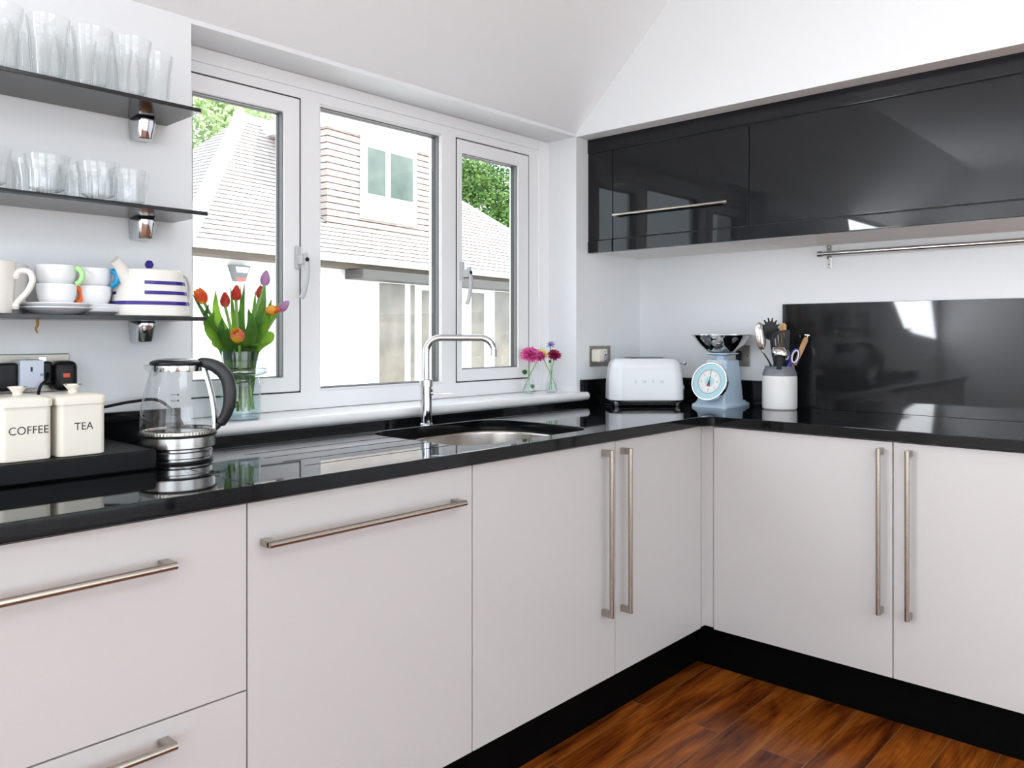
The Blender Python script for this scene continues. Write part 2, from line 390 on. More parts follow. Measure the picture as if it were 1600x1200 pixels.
# ---------------------------------------------------------------- room shell
WY, XW, XL, YR = 1.99, 3.024, -1.72, -2.4
RX0, RX1, RZ0, RZ1 = .961, 2.562, .905, 1.967
FY = 2.138                                                              # inner face of the window frame
tag(obj('floor', boxm(XL - .1, XW + .1, YR - .1, 2.3, -.05, 0), FLOORM), kind='structure')
raked = [(-.29, 1.955), (-.50, 1.42), (-.76, 1.22), (-1.04, 1.175), (-1.66, 1.13), (-1.30, 1.955)]
wp = [(XL - .1, 0), (XW + .1, 0), (XW + .1, 2.6), (XL - .1, 2.6)]
hole = [(RX0, RZ0), (RX1, RZ0), (RX1, RZ1), (RX0, RZ1)]
tag(obj('wall_back', prism(wp, [hole, raked], WY, 2.30, XZ), WALL, smooth=0), kind='structure')
tag(obj('wall_right', boxm(XW, XW + .2, YR - .1, WY, 0, 2.6), WALL), kind='structure')
sdr = [(-1.95, .02), (.45, .02), (.45, 2.1), (-1.95, 2.1)]
tag(obj('wall_left', prism([(YR - .1, 0), (WY, 0), (WY, 2.6), (YR - .1, 2.6)], [sdr], XL - .2, XL, YZ), WALL, smooth=0), kind='structure')
sd = thing('door_2', 'unseen white framed glazed side door left of the camera, added for light', 'door', (XL - .1, -.75, .02), kind='structure')  # unseen opening added to bring light from the left
b = BM()
for y0, y1 in ((-1.95, -1.89), (-.78, -.72), (.39, .45)): add_box(b, XL - .12, XL - .06, y0, y1, .02, 2.1)
add_box(b, XL - .12, XL - .06, -1.95, .45, .02, .08); add_box(b, XL - .12, XL - .06, -1.95, .45, 2.04, 2.1)
obj('door_frame', b, UPVC, sd, world=sd.location)
obj('glass_pane', boxm(XL - .095, XL - .09, -1.89, .39, .08, 2.04), PANE, sd, world=sd.location)
pat = [(-.6, .02), (2.4, .02), (2.4, 2.1), (-.6, 2.1)]
tag(obj('wall_front', prism(wp, [pat], YR - .15, YR, XZ), WALL, smooth=0), kind='structure')
pd = thing('door_1', 'unseen white framed patio door behind the camera, added for light', 'door', (.9, YR - .08, .02), kind='structure')  # unseen opening added to let light in from behind
b = BM()
for x0, x1 in ((-.6, -.54), (.87, .93), (2.34, 2.4)): add_box(b, x0, x1, YR - .11, YR - .05, .02, 2.1)
add_box(b, -.6, 2.4, YR - .11, YR - .05, .02, .08); add_box(b, -.6, 2.4, YR - .11, YR - .05, 2.04, 2.1)
obj('door_frame', b, UPVC, pd, world=pd.location)
obj('glass_pane', boxm(-.54, 2.34, YR - .085, YR - .08, .08, 2.04), PANE, pd, world=pd.location)
# ceiling: flat part with the added roof window, then the slope down to the head of the window
SY = WY - (CEIL - 1.978) / .968
rw = [(-.2, -1.45), (1.3, -1.45), (1.3, -.35), (-.2, -.35)]
tag(obj('ceiling', prism([(XL - .1, YR - .1), (XW + .1, YR - .1), (XW + .1, SY), (XL - .1, SY)], [rw], CEIL, CEIL + .2), CEILM, smooth=0), kind='structure')
sl = [(SY, CEIL), (WY + .002, 1.978), (WY + .002, 2.6), (SY, 2.63)]
tag(obj('ceiling_slope', prism(sl, [], XL - .1, XW + .1, YZ), CEILM, smooth=0), kind='structure')
b = thing('window_3', 'unseen roof window over the room, added for light', 'window', (.55, -.9, CEIL + .2), kind='structure')  # unseen opening added as a place for light from above
obj('glass_pane', boxm(-.2, 1.3, -1.45, -.35, CEIL + .17, CEIL + .175), PANE, b, world=b.location)
# bulkhead above the wall cupboards
BX = 2.562
tag(obj('trim_1', boxm(BX, XW, YR, WY, 1.967, CEIL), WALL), kind='structure')
w2 = thing('window_2', 'unseen window further along the back wall, raked to shape its bright reflection', 'window', (-1, 2.2, 1.15), kind='structure')  # out of view; outline shaped to slant the bright patch in the splashback
obj('glass_pane', prism(raked, [], 2.2, 2.206, XZ), PANE, w2, world=w2.location)

# ---------------------------------------------------------------- the kitchen window
win = thing('window_1', 'white casement window with three lights above the sink', 'window', (1.76, FY, .94), kind='structure')
def frame_ring(bm, X0, X1, Z0, Z1, w, y0, y1, bev=.004, wl=None, wr=None, wb=None, wt=None):
    wl = wl or w; wr = wr or w; wb = wb or w; wt = wt or w
    outer = [(X0, Z0), (X1, Z0), (X1, Z1), (X0, Z1)]; inner = [(X0 + wl, Z0 + wb), (X1 - wr, Z0 + wb), (X1 - wr, Z1 - wt), (X0 + wl, Z1 - wt)]
    t = bmesh.new()
    def ring(p, y): return [t.verts.new((x, y, z)) for x, z in p]
    O0, I0, O1, I1 = ring(outer, y0), ring(inner, y0), ring(outer, y1), ring(inner, y1)
    for k in range(4):
        j = (k + 1) % 4
        t.faces.new((O0[k], O0[j], I0[j], I0[k])); t.faces.new((O1[j], O1[k], I1[k], I1[j]))
        t.faces.new((O0[j], O0[k], O1[k], O1[j])); t.faces.new((I0[k], I0[j], I1[j], I1[k]))
    bmesh.ops.recalc_face_normals(t, faces=t.faces)
    if bev: bmesh.ops.bevel(t, geom=[e for e in t.edges if len(e.link_faces) == 2 and e.calc_face_angle() > .5], offset=bev, segments=2, profile=.5, affect='EDGES')
    merge(bm, t)
ZB, ZT = .995, 1.893
b = BM()
# head, bottom rail, jambs and mullions
add_box(b, RX0 + .001, 2.5615, FY, FY + .07, ZT, 1.966, .003); add_box(b, RX0 + .001, 2.5615, FY, FY + .07, .94, ZB, .003)
add_box(b, RX0 + .001, .985, FY, FY + .07, ZB - .002, ZT + .002); add_box(b, 2.437, 2.5615, FY, FY + .07, ZB - .002, ZT + .002)
for x0, x1 in ((1.375, 1.447), (1.966, 2.037)): add_box(b, x0, x1, FY, FY + .07, ZB - .002, ZT + .002)
add_box(b, 2.50, 2.5615, FY - .006, FY + .005, .94, 1.966, .002); add_box(b, RX0 + .001, 2.4995, FY - .006, FY + .005, 1.925, 1.966, .002)
obj('frame', b, UPVC, win, world=win.location)
def gasket(X0, X1, Z0, Z1, y0, y1):
    g = BM(); frame_ring(g, X0, X1, Z0, Z1, .0035, y0, y1, 0); return g
def bead(X0, X1, Z0, Z1, y0, y1, w=.012):
    """sloping glazing bead around an opening"""
    t = bmesh.new(); o = [(X0, Z0), (X1, Z0), (X1, Z1), (X0, Z1)]; i = [(X0 + w, Z0 + w), (X1 - w, Z0 + w), (X1 - w, Z1 - w), (X0 + w, Z1 - w)]
    A = [t.verts.new((x, y0, z)) for x, z in o]; B = [t.verts.new((x, y0 + .004, z)) for x, z in i]; D = [t.verts.new((x, y1, z)) for x, z in i]
    for k in range(4):
        j = (k + 1) % 4; t.faces.new((A[k], A[j], B[j], B[k])); t.faces.new((B[k], B[j], D[j], D[k]))
    bmesh.ops.recalc_face_normals(t, faces=t.faces); return t
fx = obj('fixed_light', bead(1.447, 1.966, ZB, ZT, FY, FY + .03, .006), UPVC, win, world=win.location)
obj('gasket', gasket(1.453, 1.960, ZB + .006, ZT - .006, FY + .012, FY + .045), GASKET, fx, world=win.location)
g = BM(); frame_ring(g, 1.453, 1.960, ZB + .006, ZT - .006, .0045, FY + .026, FY + .045, 0); obj('glazing_spacer', g, SPACER, fx, world=win.location)
obj('glass_pane', boxm(1.453, 1.96, FY + .020, FY + .023, ZB + .006, ZT - .006), PANE, fx, world=win.location)
def casement(X0, X1, hx, wl, wr):
    b = BM(); frame_ring(b, X0, X1, ZB + .002, ZT - .002, .05, FY - .004, FY + .045, .004, wl=wl, wr=wr, wb=.044, wt=.05)
    c = obj('casement', b, UPVC, win, world=win.location)
    x0, x1, z0, z1 = X0 + wl, X1 - wr, ZB + .046, ZT - .052
    obj('gasket', gasket(x0 - .001, x1 + .001, z0 - .001, z1 + .001, FY + .002, FY + .03), GASKET, c, world=win.location)
    g = BM(); frame_ring(g, x0 - .001, x1 + .001, z0 - .001, z1 + .001, .0045, FY + .019, FY + .034, 0); obj('glazing_spacer', g, SPACER, c, world=win.location)
    obj('glass_pane', boxm(x0, x1, FY + .015, FY + .018, z0, z1), PANE, c, world=win.location)
    # dark strip painted in for the seal and shadow gap round the sash
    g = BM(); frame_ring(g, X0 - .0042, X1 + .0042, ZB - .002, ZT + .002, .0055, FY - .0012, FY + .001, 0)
    obj('seal_shadow_line', g, SPACER, c, world=win.location)
    y = FY - .004; zc = 1.405
    h = boxm(hx - .009, hx + .009, y - .011, y, zc - .035, zc + .035, .004)
    add_box(h, hx - .008, hx + .008, y - .040, y - .008, zc - .022, zc + .006, .004)
    s = 1
    pts = spline([(hx + .004, y - .038, zc + .012), (hx + .009, y - .042, zc - .02), (hx + .008, y - .044, zc - .06), (hx - .001, y - .042, zc - .105), (hx - .008, y - .039, zc - .125)], 6)
    add_tube(h, pts, [.0085] * 6 + [.0082] * (len(pts) - 6), 10, flat=.72)
    obj('handle', h, mat('handle_enamel', (.55, .56, .57), .2), c, world=win.location)
    obj('lock', lathe([(0, 0), (.0065, 0), (.0065, .002), (.003, .003), (0, .003)], segs=20, M=tr(hx + .006, y - .047, zc - .008) @ rot('X', PI / 2)), BLKPL, c, world=win.location)
casement(.985, 1.374, 1.362, .05, .056)
casement(2.038, 2.436, 2.056, .026, .064)
sp = [(1.955, .905)]
prof = [(2.20, .905), (1.972, .905)] + [(1.972 + .0175 * math.cos(a), .9225 + .0165 * math.sin(a)) for a in [(-PI / 2 - PI * k / 10) for k in range(11)]] + [(2.20, .939)]
sill = prism([(y, z) for y, z in prof], [], .935, 2.605, YZ)
obj('window_sill', sill, SILLM, win, world=win.location)

# ---------------------------------------------------------------- base cupboards
YF, XF = 1.393, 2.517
def bar_handle(bm, p0, p1, out, r=.0068, stand=.033):
    """p0, p1 on the door face; out = outward direction"""
    p0, p1, out = Vector(p0), Vector(p1), Vector(out); d = (p1 - p0).normalized()
    add_tube(bm, [p0 + out * stand, p1 + out * stand], r, 16)
    side = d.cross(out)
    for p, s in ((p0, 1), (p1, -1)):
        t = boxm(-.0095, .0095, -.0065, .0065, 0, stand, .0012)
        M = Matrix((( d.x, side.x, out.x, 0), (d.y, side.y, out.y, 0), (d.z, side.z, out.z, 0), (0, 0, 0, 1)))
        merge(bm, t, tr(*(p + d * s * .0095)) @ M)
def carcass(x0, x1, y0, y1, z0, z1, back):
    """open topped cabinet box made of boards"""
    w = .018; b = boxm(x0, x1, y0, y1, z0, z0 + w)
    if back == 'y': add_box(b, x0, x0 + w, y0, y1, z0 + w, z1); add_box(b, x1 - w, x1, y0, y1, z0 + w, z1); add_box(b, x0 + w, x1 - w, y1 - w, y1, z0 + w, z1)
    else: add_box(b, x0, x1, y0, y0 + w, z0 + w, z1); add_box(b, x0, x1, y1 - w, y1, z0 + w, z1); add_box(b, x1 - w, x1, y0 + w, y1 - w, z0 + w, z1)
    return b
def unit_y(name, label, x0, x1, fronts, cat='cupboard'):
    """cupboard facing -Y; fronts = (part, x0, x1, z0, z1, handle p0, p1)"""
    t = thing(name, label, cat, ((x0 + x1) / 2, YF + .3, 0), group='white base cupboards')
    obj('carcass', carcass(x0 + .001, x1 - .001, YF + .021, WY - .03, .15, .853, 'y'), CARC, t, world=t.location)
    for part, a, c, z0, z1, p0, p1 in fronts:
        d = obj(part, boxm(a + .0015, c - .0015, YF, YF + .019, z0 + .0015, z1 - .0015, .0012), DOORW, t, world=t.location)
        if p0:
            h = BM(); bar_handle(h, (p0[0], YF, p0[1]), (p1[0], YF, p1[1]), (0, -1, 0)); obj('handle', h, NICK, d, world=t.location)
    return t
unit_y('drawer_unit', 'white two drawer base unit under the storage tins, at left', -.018, .782,
       [('drawer', -.018, .782, .4985, .853, (.111, .773), (.631, .773)), ('drawer', -.018, .782, .15, .4985, (.111, .4625), (.631, .4625))], 'drawers')
unit_y('dishwasher', 'white fronted cupboard door with horizontal bar handle under the drainer', .782, 1.381,
       [('door', .782, 1.381, .15, .853, (.808, .773), (1.327, .773))], 'dishwasher')
unit_y('sink_cupboard', 'white sink cupboard with a vertical bar handle at its right edge', 1.381, 1.983,
       [('door', 1.381, 1.983, .15, .853, (1.919, .345), (1.919, .833))])
unit_y('corner_cupboard', 'narrow white corner cupboard door with vertical handle at its left edge', 1.983, 2.497,
       [('door', 1.983, 2.497, .15, .853, (2.015, .335), (2.015, .829))])
def unit_x(name, label, y0, y1, hy, dy0, post=False):
    t = thing(name, label, 'cupboard', (XF + .25, (y0 + y1) / 2, 0), group='white base cupboards')
    obj('carcass', carcass(XF + .021, XW - .03, y0 + .001, min(y1, 1.39) - .001, .15, .853, 'x'), CARC, t, world=t.location)
    d = obj('door', boxm(XF, XF + .019, y0 + .0015, dy0 - .0015, .1515, .8515, .0012), DOORW, t, world=t.location)
    h = BM(); bar_handle(h, (XF, hy, .340), (XF, hy, .833), (-1, 0, 0)); obj('handle', h, NICK, d, world=t.location)
    if post:
        obj('corner_post', prism([(2.499, 1.392), (XF + .004, 1.392), (XF + .004, 1.359), (XF + .02, 1.359), (XF + .02, 1.41), (2.499, 1.41)], [], .156, .853), DOORW, t, world=t.location)
unit_x('right_cupboard', 'wide white cupboard right of the corner with handle at its right edge', .77, 1.391, .802, 1.357, True)
unit_x('right_cupboard', 'white cupboard at the right border with handle at its left edge', .17, .77, .722, .77)
pl = thing('plinth', 'black recessed plinth boards under the white base cupboards', 'plinth', (1.6, YF + .06, 0))
obj('plinth_board', boxm(-.02, XF + .07, YF + .055, YF + .071, 0, .15), PLINTH, pl, world=pl.location)
obj('plinth_board', boxm(XF + .055, XF + .071, .17, YF + .055, 0, .15), PLINTH, pl, world=pl.location)

# ---------------------------------------------------------------- worktops
CT, CB = .889, .857
wl_ = tag(obj('worktop', prism([(-.03, 1.373), (.7825, 1.373), (.7825, WY), (-.03, WY)], [], CB, CT, bev=.0025), GRAN),
          'black polished stone worktop left of the joint, under the tins and kettle', 'worktop')
cut = rrect(1.405, 1.945, 1.437, 1.862, .085, 8)
wr_ = tag(obj('worktop', prism([(.7835, 1.373), (2.440, 1.373), (2.497, 1.338), (2.497, .165), (XW, .165), (XW, WY), (.7835, WY)], [cut], CB, CT, bev=.0025), GRAN),
          'black polished stone worktop round the corner with sink cutout and drainer grooves', 'worktop')
gro = []
for y, x0, x1 in ((1.815, .955, 1.40), (1.730, .963, 1.392), (1.652, .969, 1.388), (1.575, .969, 1.388), (1.493, .972, 1.40)):
    gro.append(boxm(x0, x1 + .03, y - .0035, y + .0035, CT - .003, CT + .004, .0028))
subtract(wr_, gro)
sk = thing('sink', 'brushed steel undermounted sink bowl below the worktop cutout', 'sink', (1.68, 1.65, .66))
secs = []
def sec(x0, x1, y0, y1, r, z): return [(x, y, z) for x, y in rrect(x0, x1, y0, y1, r, 8)]
secs = [sec(1.375, 1.975, 1.407, 1.892, .09, .8565), sec(1.485, 1.93, 1.45, 1.85, .17, .8565), sec(1.489, 1.926, 1.454, 1.846, .168, .850),
        sec(1.497, 1.918, 1.462, 1.838, .16, .72), sec(1.51, 1.90, 1.48, 1.82, .11, .70), sec(1.65, 1.70, 1.63, 1.67, .018, .695)]
obj('bowl', loft(secs, True, False), SINKST, sk, world=sk.location, smooth=50)
obj('waste', lathe([(0, 0), (.03, 0), (.04, .004), (.043, .004)], (1.675, 1.65, .696)), CHROME, sk, world=sk.location)
def upst(label, b): tag(obj('upstand', b, GRAN), label, 'upstand')
upst('black stone upstand behind the kettle left of the window', boxm(-.03, .925, 1.970, WY, CT, .987, .0015))
upst('low black stone strip under the white window sill', boxm(.926, 2.585, 1.970, WY, CT, .9045, .001))
upst('black stone upstand behind the toaster left of the corner', boxm(2.586, XW - .02, 1.970, WY, CT, .987, .0015))
upst('black stone upstand on the right wall behind the scales', boxm(XW - .02, XW, 1.328, WY, CT, .987, .0015))
tag(obj('backsplash', boxm(XW - .012, XW, .165, 1.3275, CT, 1.288, .001), BACKG), 'glossy black splashback panel on the right wall under the rail', 'splashback')

# ---------------------------------------------------------------- wall cupboards
CX = 2.640
wc = thing('wall_cupboard', 'glossy black wall cupboard with bar handle next to the window wall', 'cupboard', (CX + .18, 1.63, 1.5), group='glossy black wall cupboards')
obj('carcass', boxm(CX + .022, XW, 1.286, WY, 1.505, 1.96), CARC, wc, world=wc.location)
obj('filler_panel', boxm(CX, CX + .02, 1.868, WY - .001, 1.553, 1.909, .001), GLOSSB, wc, world=wc.location)
d = obj('door', boxm(CX - .001, CX + .019, 1.2865, 1.8645, 1.554, 1.906, .0018), GLOSSB, wc, world=wc.location)
h = BM(); bar_handle(h, (CX - .001, 1.850, 1.645), (CX - .001, 1.357, 1.643), (-1, 0, 0), r=.0055, stand=.022); obj('handle', h, NICK, d, world=wc.location)
wc2 = thing('wall_cupboard', 'glossy black wall cupboard without handle, right of the handled one', 'cupboard', (CX + .18, .7, 1.5), group='glossy black wall cupboards')
obj('carcass', boxm(CX + .022, XW, .08, 1.284, 1.505, 1.96), CARC, wc2, world=wc2.location)
obj('door', boxm(CX - .001, CX + .019, .085, 1.2835, 1.554, 1.906, .0018), GLOSSB, wc2, world=wc2.location)
tag(obj('cornice', boxm(CX - .004, CX + .02, .08, WY - .001, 1.9095, 1.9665, .0015), GLOSSB), 'black gloss cornice strip along the top of the wall cupboards', 'cornice')
b = BM(); add_box(b, CX - .004, CX + .02, .08, 1.864, 1.503, 1.5515, .003); add_box(b, CX - .004, CX + .02, 1.868, WY - .001, 1.503, 1.5515, .003)
tag(obj('pelmet', b, GLOSSB), 'black gloss light pelmet along the bottom of the wall cupboards', 'pelmet')

# utensil rail
rl = thing('utensil_rail', 'brushed steel rail on the right wall above the splashback', 'rail', (XW, 1.15, 1.47))
obj('bar', tube([(2.982, 1.168, 1.470), (2.982, .12, 1.470)], .0085, 16), STEEL, rl, world=rl.location)
obj('end_cap', lathe([(0, 0), (.012, 0), (.012, .014), (0, .014)], M=tr(2.982, 1.163, 1.470) @ rot('X', -PI / 2), segs=24), STEEL, rl, world=rl.location)
b = boxm(XW - .003, XW, 1.142, 1.160, 1.420, 1.512, .001)
add_box(b, 2.986, XW, 1.144, 1.158, 1.466, 1.474, .001)
br = obj('bracket', b, STEELP, rl, world=rl.location)
obj('screw', lathe([(0, 0), (.004, 0), (.003, .002), (0, .002)], M=tr(XW - .003, 1.151, 1.498) @ rot('Y', -PI / 2), segs=16), STEEL, br, world=rl.location)
obj('screw', lathe([(0, 0), (.003, 0), (.002, .002), (0, .002)], M=tr(XW - .003, 1.151, 1.433) @ rot('Y', -PI / 2), segs=16), GASKET, br, world=rl.location)

# ---------------------------------------------------------------- shelves
shelf_defs = [(1.691, .897, 'top'), (1.451, .913, 'middle'), (1.203, .910, 'lowest')]
for z, x1, nm in shelf_defs:
    s = thing('glass_shelf', 'black glass wall shelf left of the window, the %s one' % nm, 'shelf', (.5, WY, z), group='black glass shelves')
    obj('shelf_board', boxm(-.3, x1, 1.806, WY - .001, z, z + .0095, .001), SHELFG, s, world=s.location)
    def bracket(cx):
        P = [(1.0, 0), (.95, -.03), (.82, -.044), (.6, -.052)]
        secs = []
        for t_, w in ((z - .0005, .0235), (z - .005, .0255), (z - .012, .0255), (z - .030, .0232), (z - .0475, .0208), (z - .0505, .0195), (z - .0515, .0165)):
            dep = .058 * (w / .026)
            secs.append([(cx + w * math.copysign(abs(math.cos(a)) ** .55, math.cos(a)), WY - dep * abs(math.sin(a)) ** .55 if math.sin(a) > 1e-6 else WY - .0005, t_) for a in [PI * k / 16 for k in range(17)]])
        return loft(secs, True, True)
    for cx in (.829, .12):
        obj('bracket', bracket(cx), CHROME, s, world=s.location, smooth=40)
SH = [z + .0095 for z, _, _ in shelf_defs]

# ---------------------------------------------------------------- tumblers
def tumbler_mesh(h, r1, r0, hf, base_t, facets=9):
    """faceted lower part (height hf), smooth flared upper part; solid glass wall"""
    n = facets * 6; t = bmesh.new(); rings = []
    def ring(r, z, amp=0, lift=0):
        out = []
        for k in range(n):
            a = 2 * PI * k / n; f = abs(math.sin(a * facets / 2)); rr = r * (1 - amp * (1 - f) * 1.0)
            out.append(t.verts.new((rr * math.cos(a), rr * math.sin(a), z + lift * f)))
        return out
    ro = lambda z: r0 + (r1 - r0) * z / h
    rings.append(ring(ro(0) * .93, 0, 0)); rings.append(ring(ro(0), .003, .06))
    rings.append(ring(ro(hf * .5), hf * .5, .075)); rings.append(ring(ro(hf * .80), hf * .80, .085, .006)); rings.append(ring(ro(hf) * 1.0, hf * .90, .06, .008)); rings.append(ring(ro(hf) * .955, hf * .95, .0, .006)); rings.append(ring(ro(hf) * .95, hf + .006))
    rings.append(ring(ro(h * .85), h * .85)); rings.append(ring(ro(h), h - .001)); rings.append(ring(ro(h) - .001, h)); rings.append(ring(ro(h) - .0022, h - .001))
    for z in (hf, hf * .6, base_t + .006): rings.append(ring(ro(z) * .965 - .0035, z))
    rings.append(ring(ro(0) * .6, base_t))
    for A, B in zip(rings[:-1], rings[1:]):
        for k in range(n): t.faces.new((A[k], A[(k + 1) % n], B[(k + 1) % n], B[k]))
    t.faces.new(rings[0][::-1]); t.faces.new(rings[-1])
    bmesh.ops.recalc_face_normals(t, faces=t.faces); return t
tall = tag(obj('tall_tumbler', tumbler_mesh(.137, .0415, .031, .088, .012, 10), TUMB, smooth=50), 'tall clear glass tumbler on the top shelf, last one before the window', 'glass', 'tall tumblers on the top shelf')
tall.location = (.838, 1.925, SH[0])
tl = [(.500, 1.875, 'tall clear glass tumbler on the top shelf, front row, cut by the left border'),
      (.588, 1.875, 'tall clear glass tumbler, front row of the top shelf, second from the left border'),
      (.676, 1.875, 'tall clear glass tumbler, front row of the top shelf, third from the left border'),
      (.760, 1.875, 'tall clear glass tumbler in the front row above the top shelf bracket'),
      (.500, 1.958 - .012, 'tall clear glass tumbler behind the leftmost front one on the top shelf'),
      (.585, 1.958 - .012, 'tall clear glass tumbler against the wall, second from left on the top shelf'),
      (.672, 1.958 - .012, 'tall clear glass tumbler against the wall, third from left on the top shelf'),
      (.752, 1.958 - .012, 'tall clear glass tumbler against the wall, fourth from left on the top shelf')]
tl = tl[:4] + [(x, 1.9455, l) for x, y, l in tl[4:]]
for i, (x, y, l) in enumerate(tl):
    o = tall.copy(); C.objects.link(o); o.location = (x, 1.862 if y < 1.9 else 1.9455, SH[0]); o.rotation_euler.z = i * .37; o['label'] = l
tall.location = (.838, 1.925, SH[0])
low = tag(obj('low_tumbler', tumbler_mesh(.088, .043, .037, .052, .012, 10), TUMB, smooth=50), 'short clear glass tumbler at the right end of the middle shelf', 'glass', 'short tumblers on the middle shelf')
low.location = (.772, 1.905, SH[1])
for i, (x, y, l) in enumerate([(.588, 1.868, 'short clear glass tumbler in front, near the left of the middle shelf'), (.585, 1.9455, 'short clear glass tumbler against the wall behind the near left one on the middle shelf'),
                               (.690, 1.868, 'short clear glass tumbler in front at the centre of the middle shelf'), (.680, 1.9455, 'short clear glass tumbler against the wall behind the centre one on the middle shelf'),
                               (.478, 1.868, 'short clear glass tumbler on the middle shelf cut by the left border')]):
    o = low.copy(); C.objects.link(o); o.location = (x, y, SH[1]); o.rotation_euler.z = i * .5; o['label'] = l

# ---------------------------------------------------------------- lowest shelf: mugs, cups, saucers, teapot
RV = Vector((.6745, -.7382, 0)); FV = Vector((.7382, .6745, 0))        # across and along the room's diagonal
RA = math.atan2(RV.y, RV.x)
def cup_prof(h, r, rb, t=.003, curve=1.0):
    out = [(0, 0), (rb * .8, 0), (rb, .002)]
    for k in range(1, 9):
        f = k / 8; out.append((rb + (r - rb) * (f ** (1 / (1 + curve))), .002 + (h - .002) * f))
    inn = [(max(a - t, 0), z) for a, z in out[3:]][::-1]; inn = [(inn[0][0], h)] + inn[1:]
    return out + [(r - t / 2, h + .001)] + inn + [(rb * .7, .006), (0, .006)]
def mug(label, loc, rz, group):
    t = thing('mug', label, 'mug', loc, rz, group)
    obj('body', lathe(cup_prof(.106, .043, .037, .004, .15), segs=48), CRCH, t)
    h = tube(spline([(.041, 0, .078), (.052, 0, .088), (.068, 0, .086), (.074, 0, .070), (.066, 0, .048), (.050, 0, .028), (.040, 0, .016)], 6), .0062, 12)
    add_lathe(h, [(0, -.008), (.006, -.006), (.008, 0), (.006, .006), (0, .008)], (.043, 0, .016), 14)
    add_lathe(h, [(0, -.008), (.006, -.006), (.008, 0), (.006, .006), (0, .008)], (.043, 0, .077), 14)
    obj('handle', h, CRCH, t)
mug('large cream mug with curly handle at the left border of the lowest shelf', (.487, 1.870, SH[2]), RA + .25, 'cream mugs')
mug('large cream mug partly hidden behind the curly handled mug', (.531, 1.944, SH[2]), RA + 2.5, 'cream mugs')
def saucer(label, loc, r=.078):
    o = tag(obj('saucer', lathe([(0, 0), (.040, 0), (.043, .002), (.060, .009), (r, .0145), (r + .0008, .016), (r, .0172), (.058, .012), (.04, .006), (0, .005)], segs=56), WHCH), label, 'saucer', 'stacked white saucers')
    o.location = loc
cA, cB = (.612, 1.885), (.694, 1.912)
S3 = SH[2]
saucer('white saucer, lower one of the left pair, on the lowest shelf', (cA[0], cA[1], S3), .071)
saucer('white saucer, upper one of the left pair, under the green handled cup', (cA[0], cA[1], S3 + .0085), .071)
saucer('white saucer, lower one of the right pair next to the teapot', (cB[0] - .003, cB[1] - .004, S3 + .0001), .062)
saucer('white saucer, upper one of the right pair, under the blue handled cup', (cB[0] - .003, cB[1] - .004, S3 + .0086), .062)
def cup(label, loc, rz, hm):
    t = thing('cup', label, 'cup', loc, rz, 'white cups with coloured handles')
    obj('body', lathe([(0, 0), (.020, 0), (.022, .002), (.030, .010), (.036, .022), (.0385, .038), (.0388, .052), (.0378, .053), (.0365, .051), (.036, .038), (.033, .022), (.027, .012), (.018, .006), (0, .005)], segs=48), WHCH, t)
    obj('handle', tube(arc((.036, 0, .031), .018, 1.25, -1.25, 16, (1, 0, 0), (0, 0, 1)), [.0058] * 17, 12), hm, t)
cup('white cup with orange handle, under the green handled one', (cA[0], cA[1], S3 + .0140), RA + 1.0, ORNGH)
cup('white cup with pale green handle, on top of the left stack', (cA[0] - .001, cA[1], S3 + .0140 + .0400), RA + .1, GREENH)
cup('white cup with lime yellow handle, under the blue handled one', (cB[0], cB[1], S3 + .0140), RA + PI + .75, YELLH)
cup('white cup with turquoise blue handle, on top of the right stack', (cB[0] + .001, cB[1], S3 + .0140 + .0400), RA + .05, BLUEH)
# teapot: tapered flat oval body, stripes, straight spout
tp = thing('teapot', 'cream teapot with cobalt blue stripes and a blue ball knob', 'teapot', (.816, 1.893, S3), RA + .75)
def oval(a, bb, z, ax=0, n=48, e=.8):
    return [(ax + a * math.copysign(abs(math.cos(t)) ** e, math.cos(t)), bb * math.copysign(abs(math.sin(t)) ** e, math.sin(t)), z) for t in [2 * PI * k / n for k in range(n)]]
def tp_a(z): return .0880 - z * .17
def tp_b(z): return .074 - z * .15
zs = [0, .002, .02, .04, .06, .08, .10, .106, .108]
def tpx(z): return -.0 - z * .02
b = loft([oval(tp_a(z) - (.003 if z == 0 else 0) - (.002 if z == .108 else 0), tp_b(z) - (.003 if z == 0 else 0) - (.002 if z == .108 else 0), z, tpx(z)) for z in zs])
obj('body', b, CRCH, tp)
def band(z, w, a0=0, a1=2 * PI):
    t = bmesh.new(); n = 56; A = []; B = []
    for k in range(n + 1):
        th = a0 + (a1 - a0) * k / n
        for L, zz in ((A, z), (B, z + w)):
            a, bb = tp_a(zz) + .0006, tp_b(zz) + .0006
            L.append(t.verts.new((tpx(zz) + a * math.copysign(abs(math.cos(th)) ** .8, math.cos(th)), bb * math.copysign(abs(math.sin(th)) ** .8, math.sin(th)), zz)))
    for k in range(n): t.faces.new((A[k], A[k + 1], B[k + 1], B[k]))
    bmesh.ops.recalc_face_normals(t, faces=t.faces); return t
obj('stripe', band(.026, .0085), NAVY, tp)
for z in (.050, .073):
    obj('stripe', band(z, .0082, -1.92, -.02), NAVY, tp)
    obj('stripe', band(z, .0082, .02, 1.2), NAVY, tp)
    obj('stripe', band(z, .0065, 2.9, 3.3), NAVY, tp) if z < .06 else None
obj('lid', loft([oval(.045, .036, .1075), oval(.044, .035, .110), oval(.02, .018, .1125)]), CRCH, tp)
obj('knob', lathe([(0, 0), (.005, .001), (.0092, .007), (.0098, .012), (.006, .019), (0, .0212)], (-.003, 0, .1115), 24), NAVY, tp)
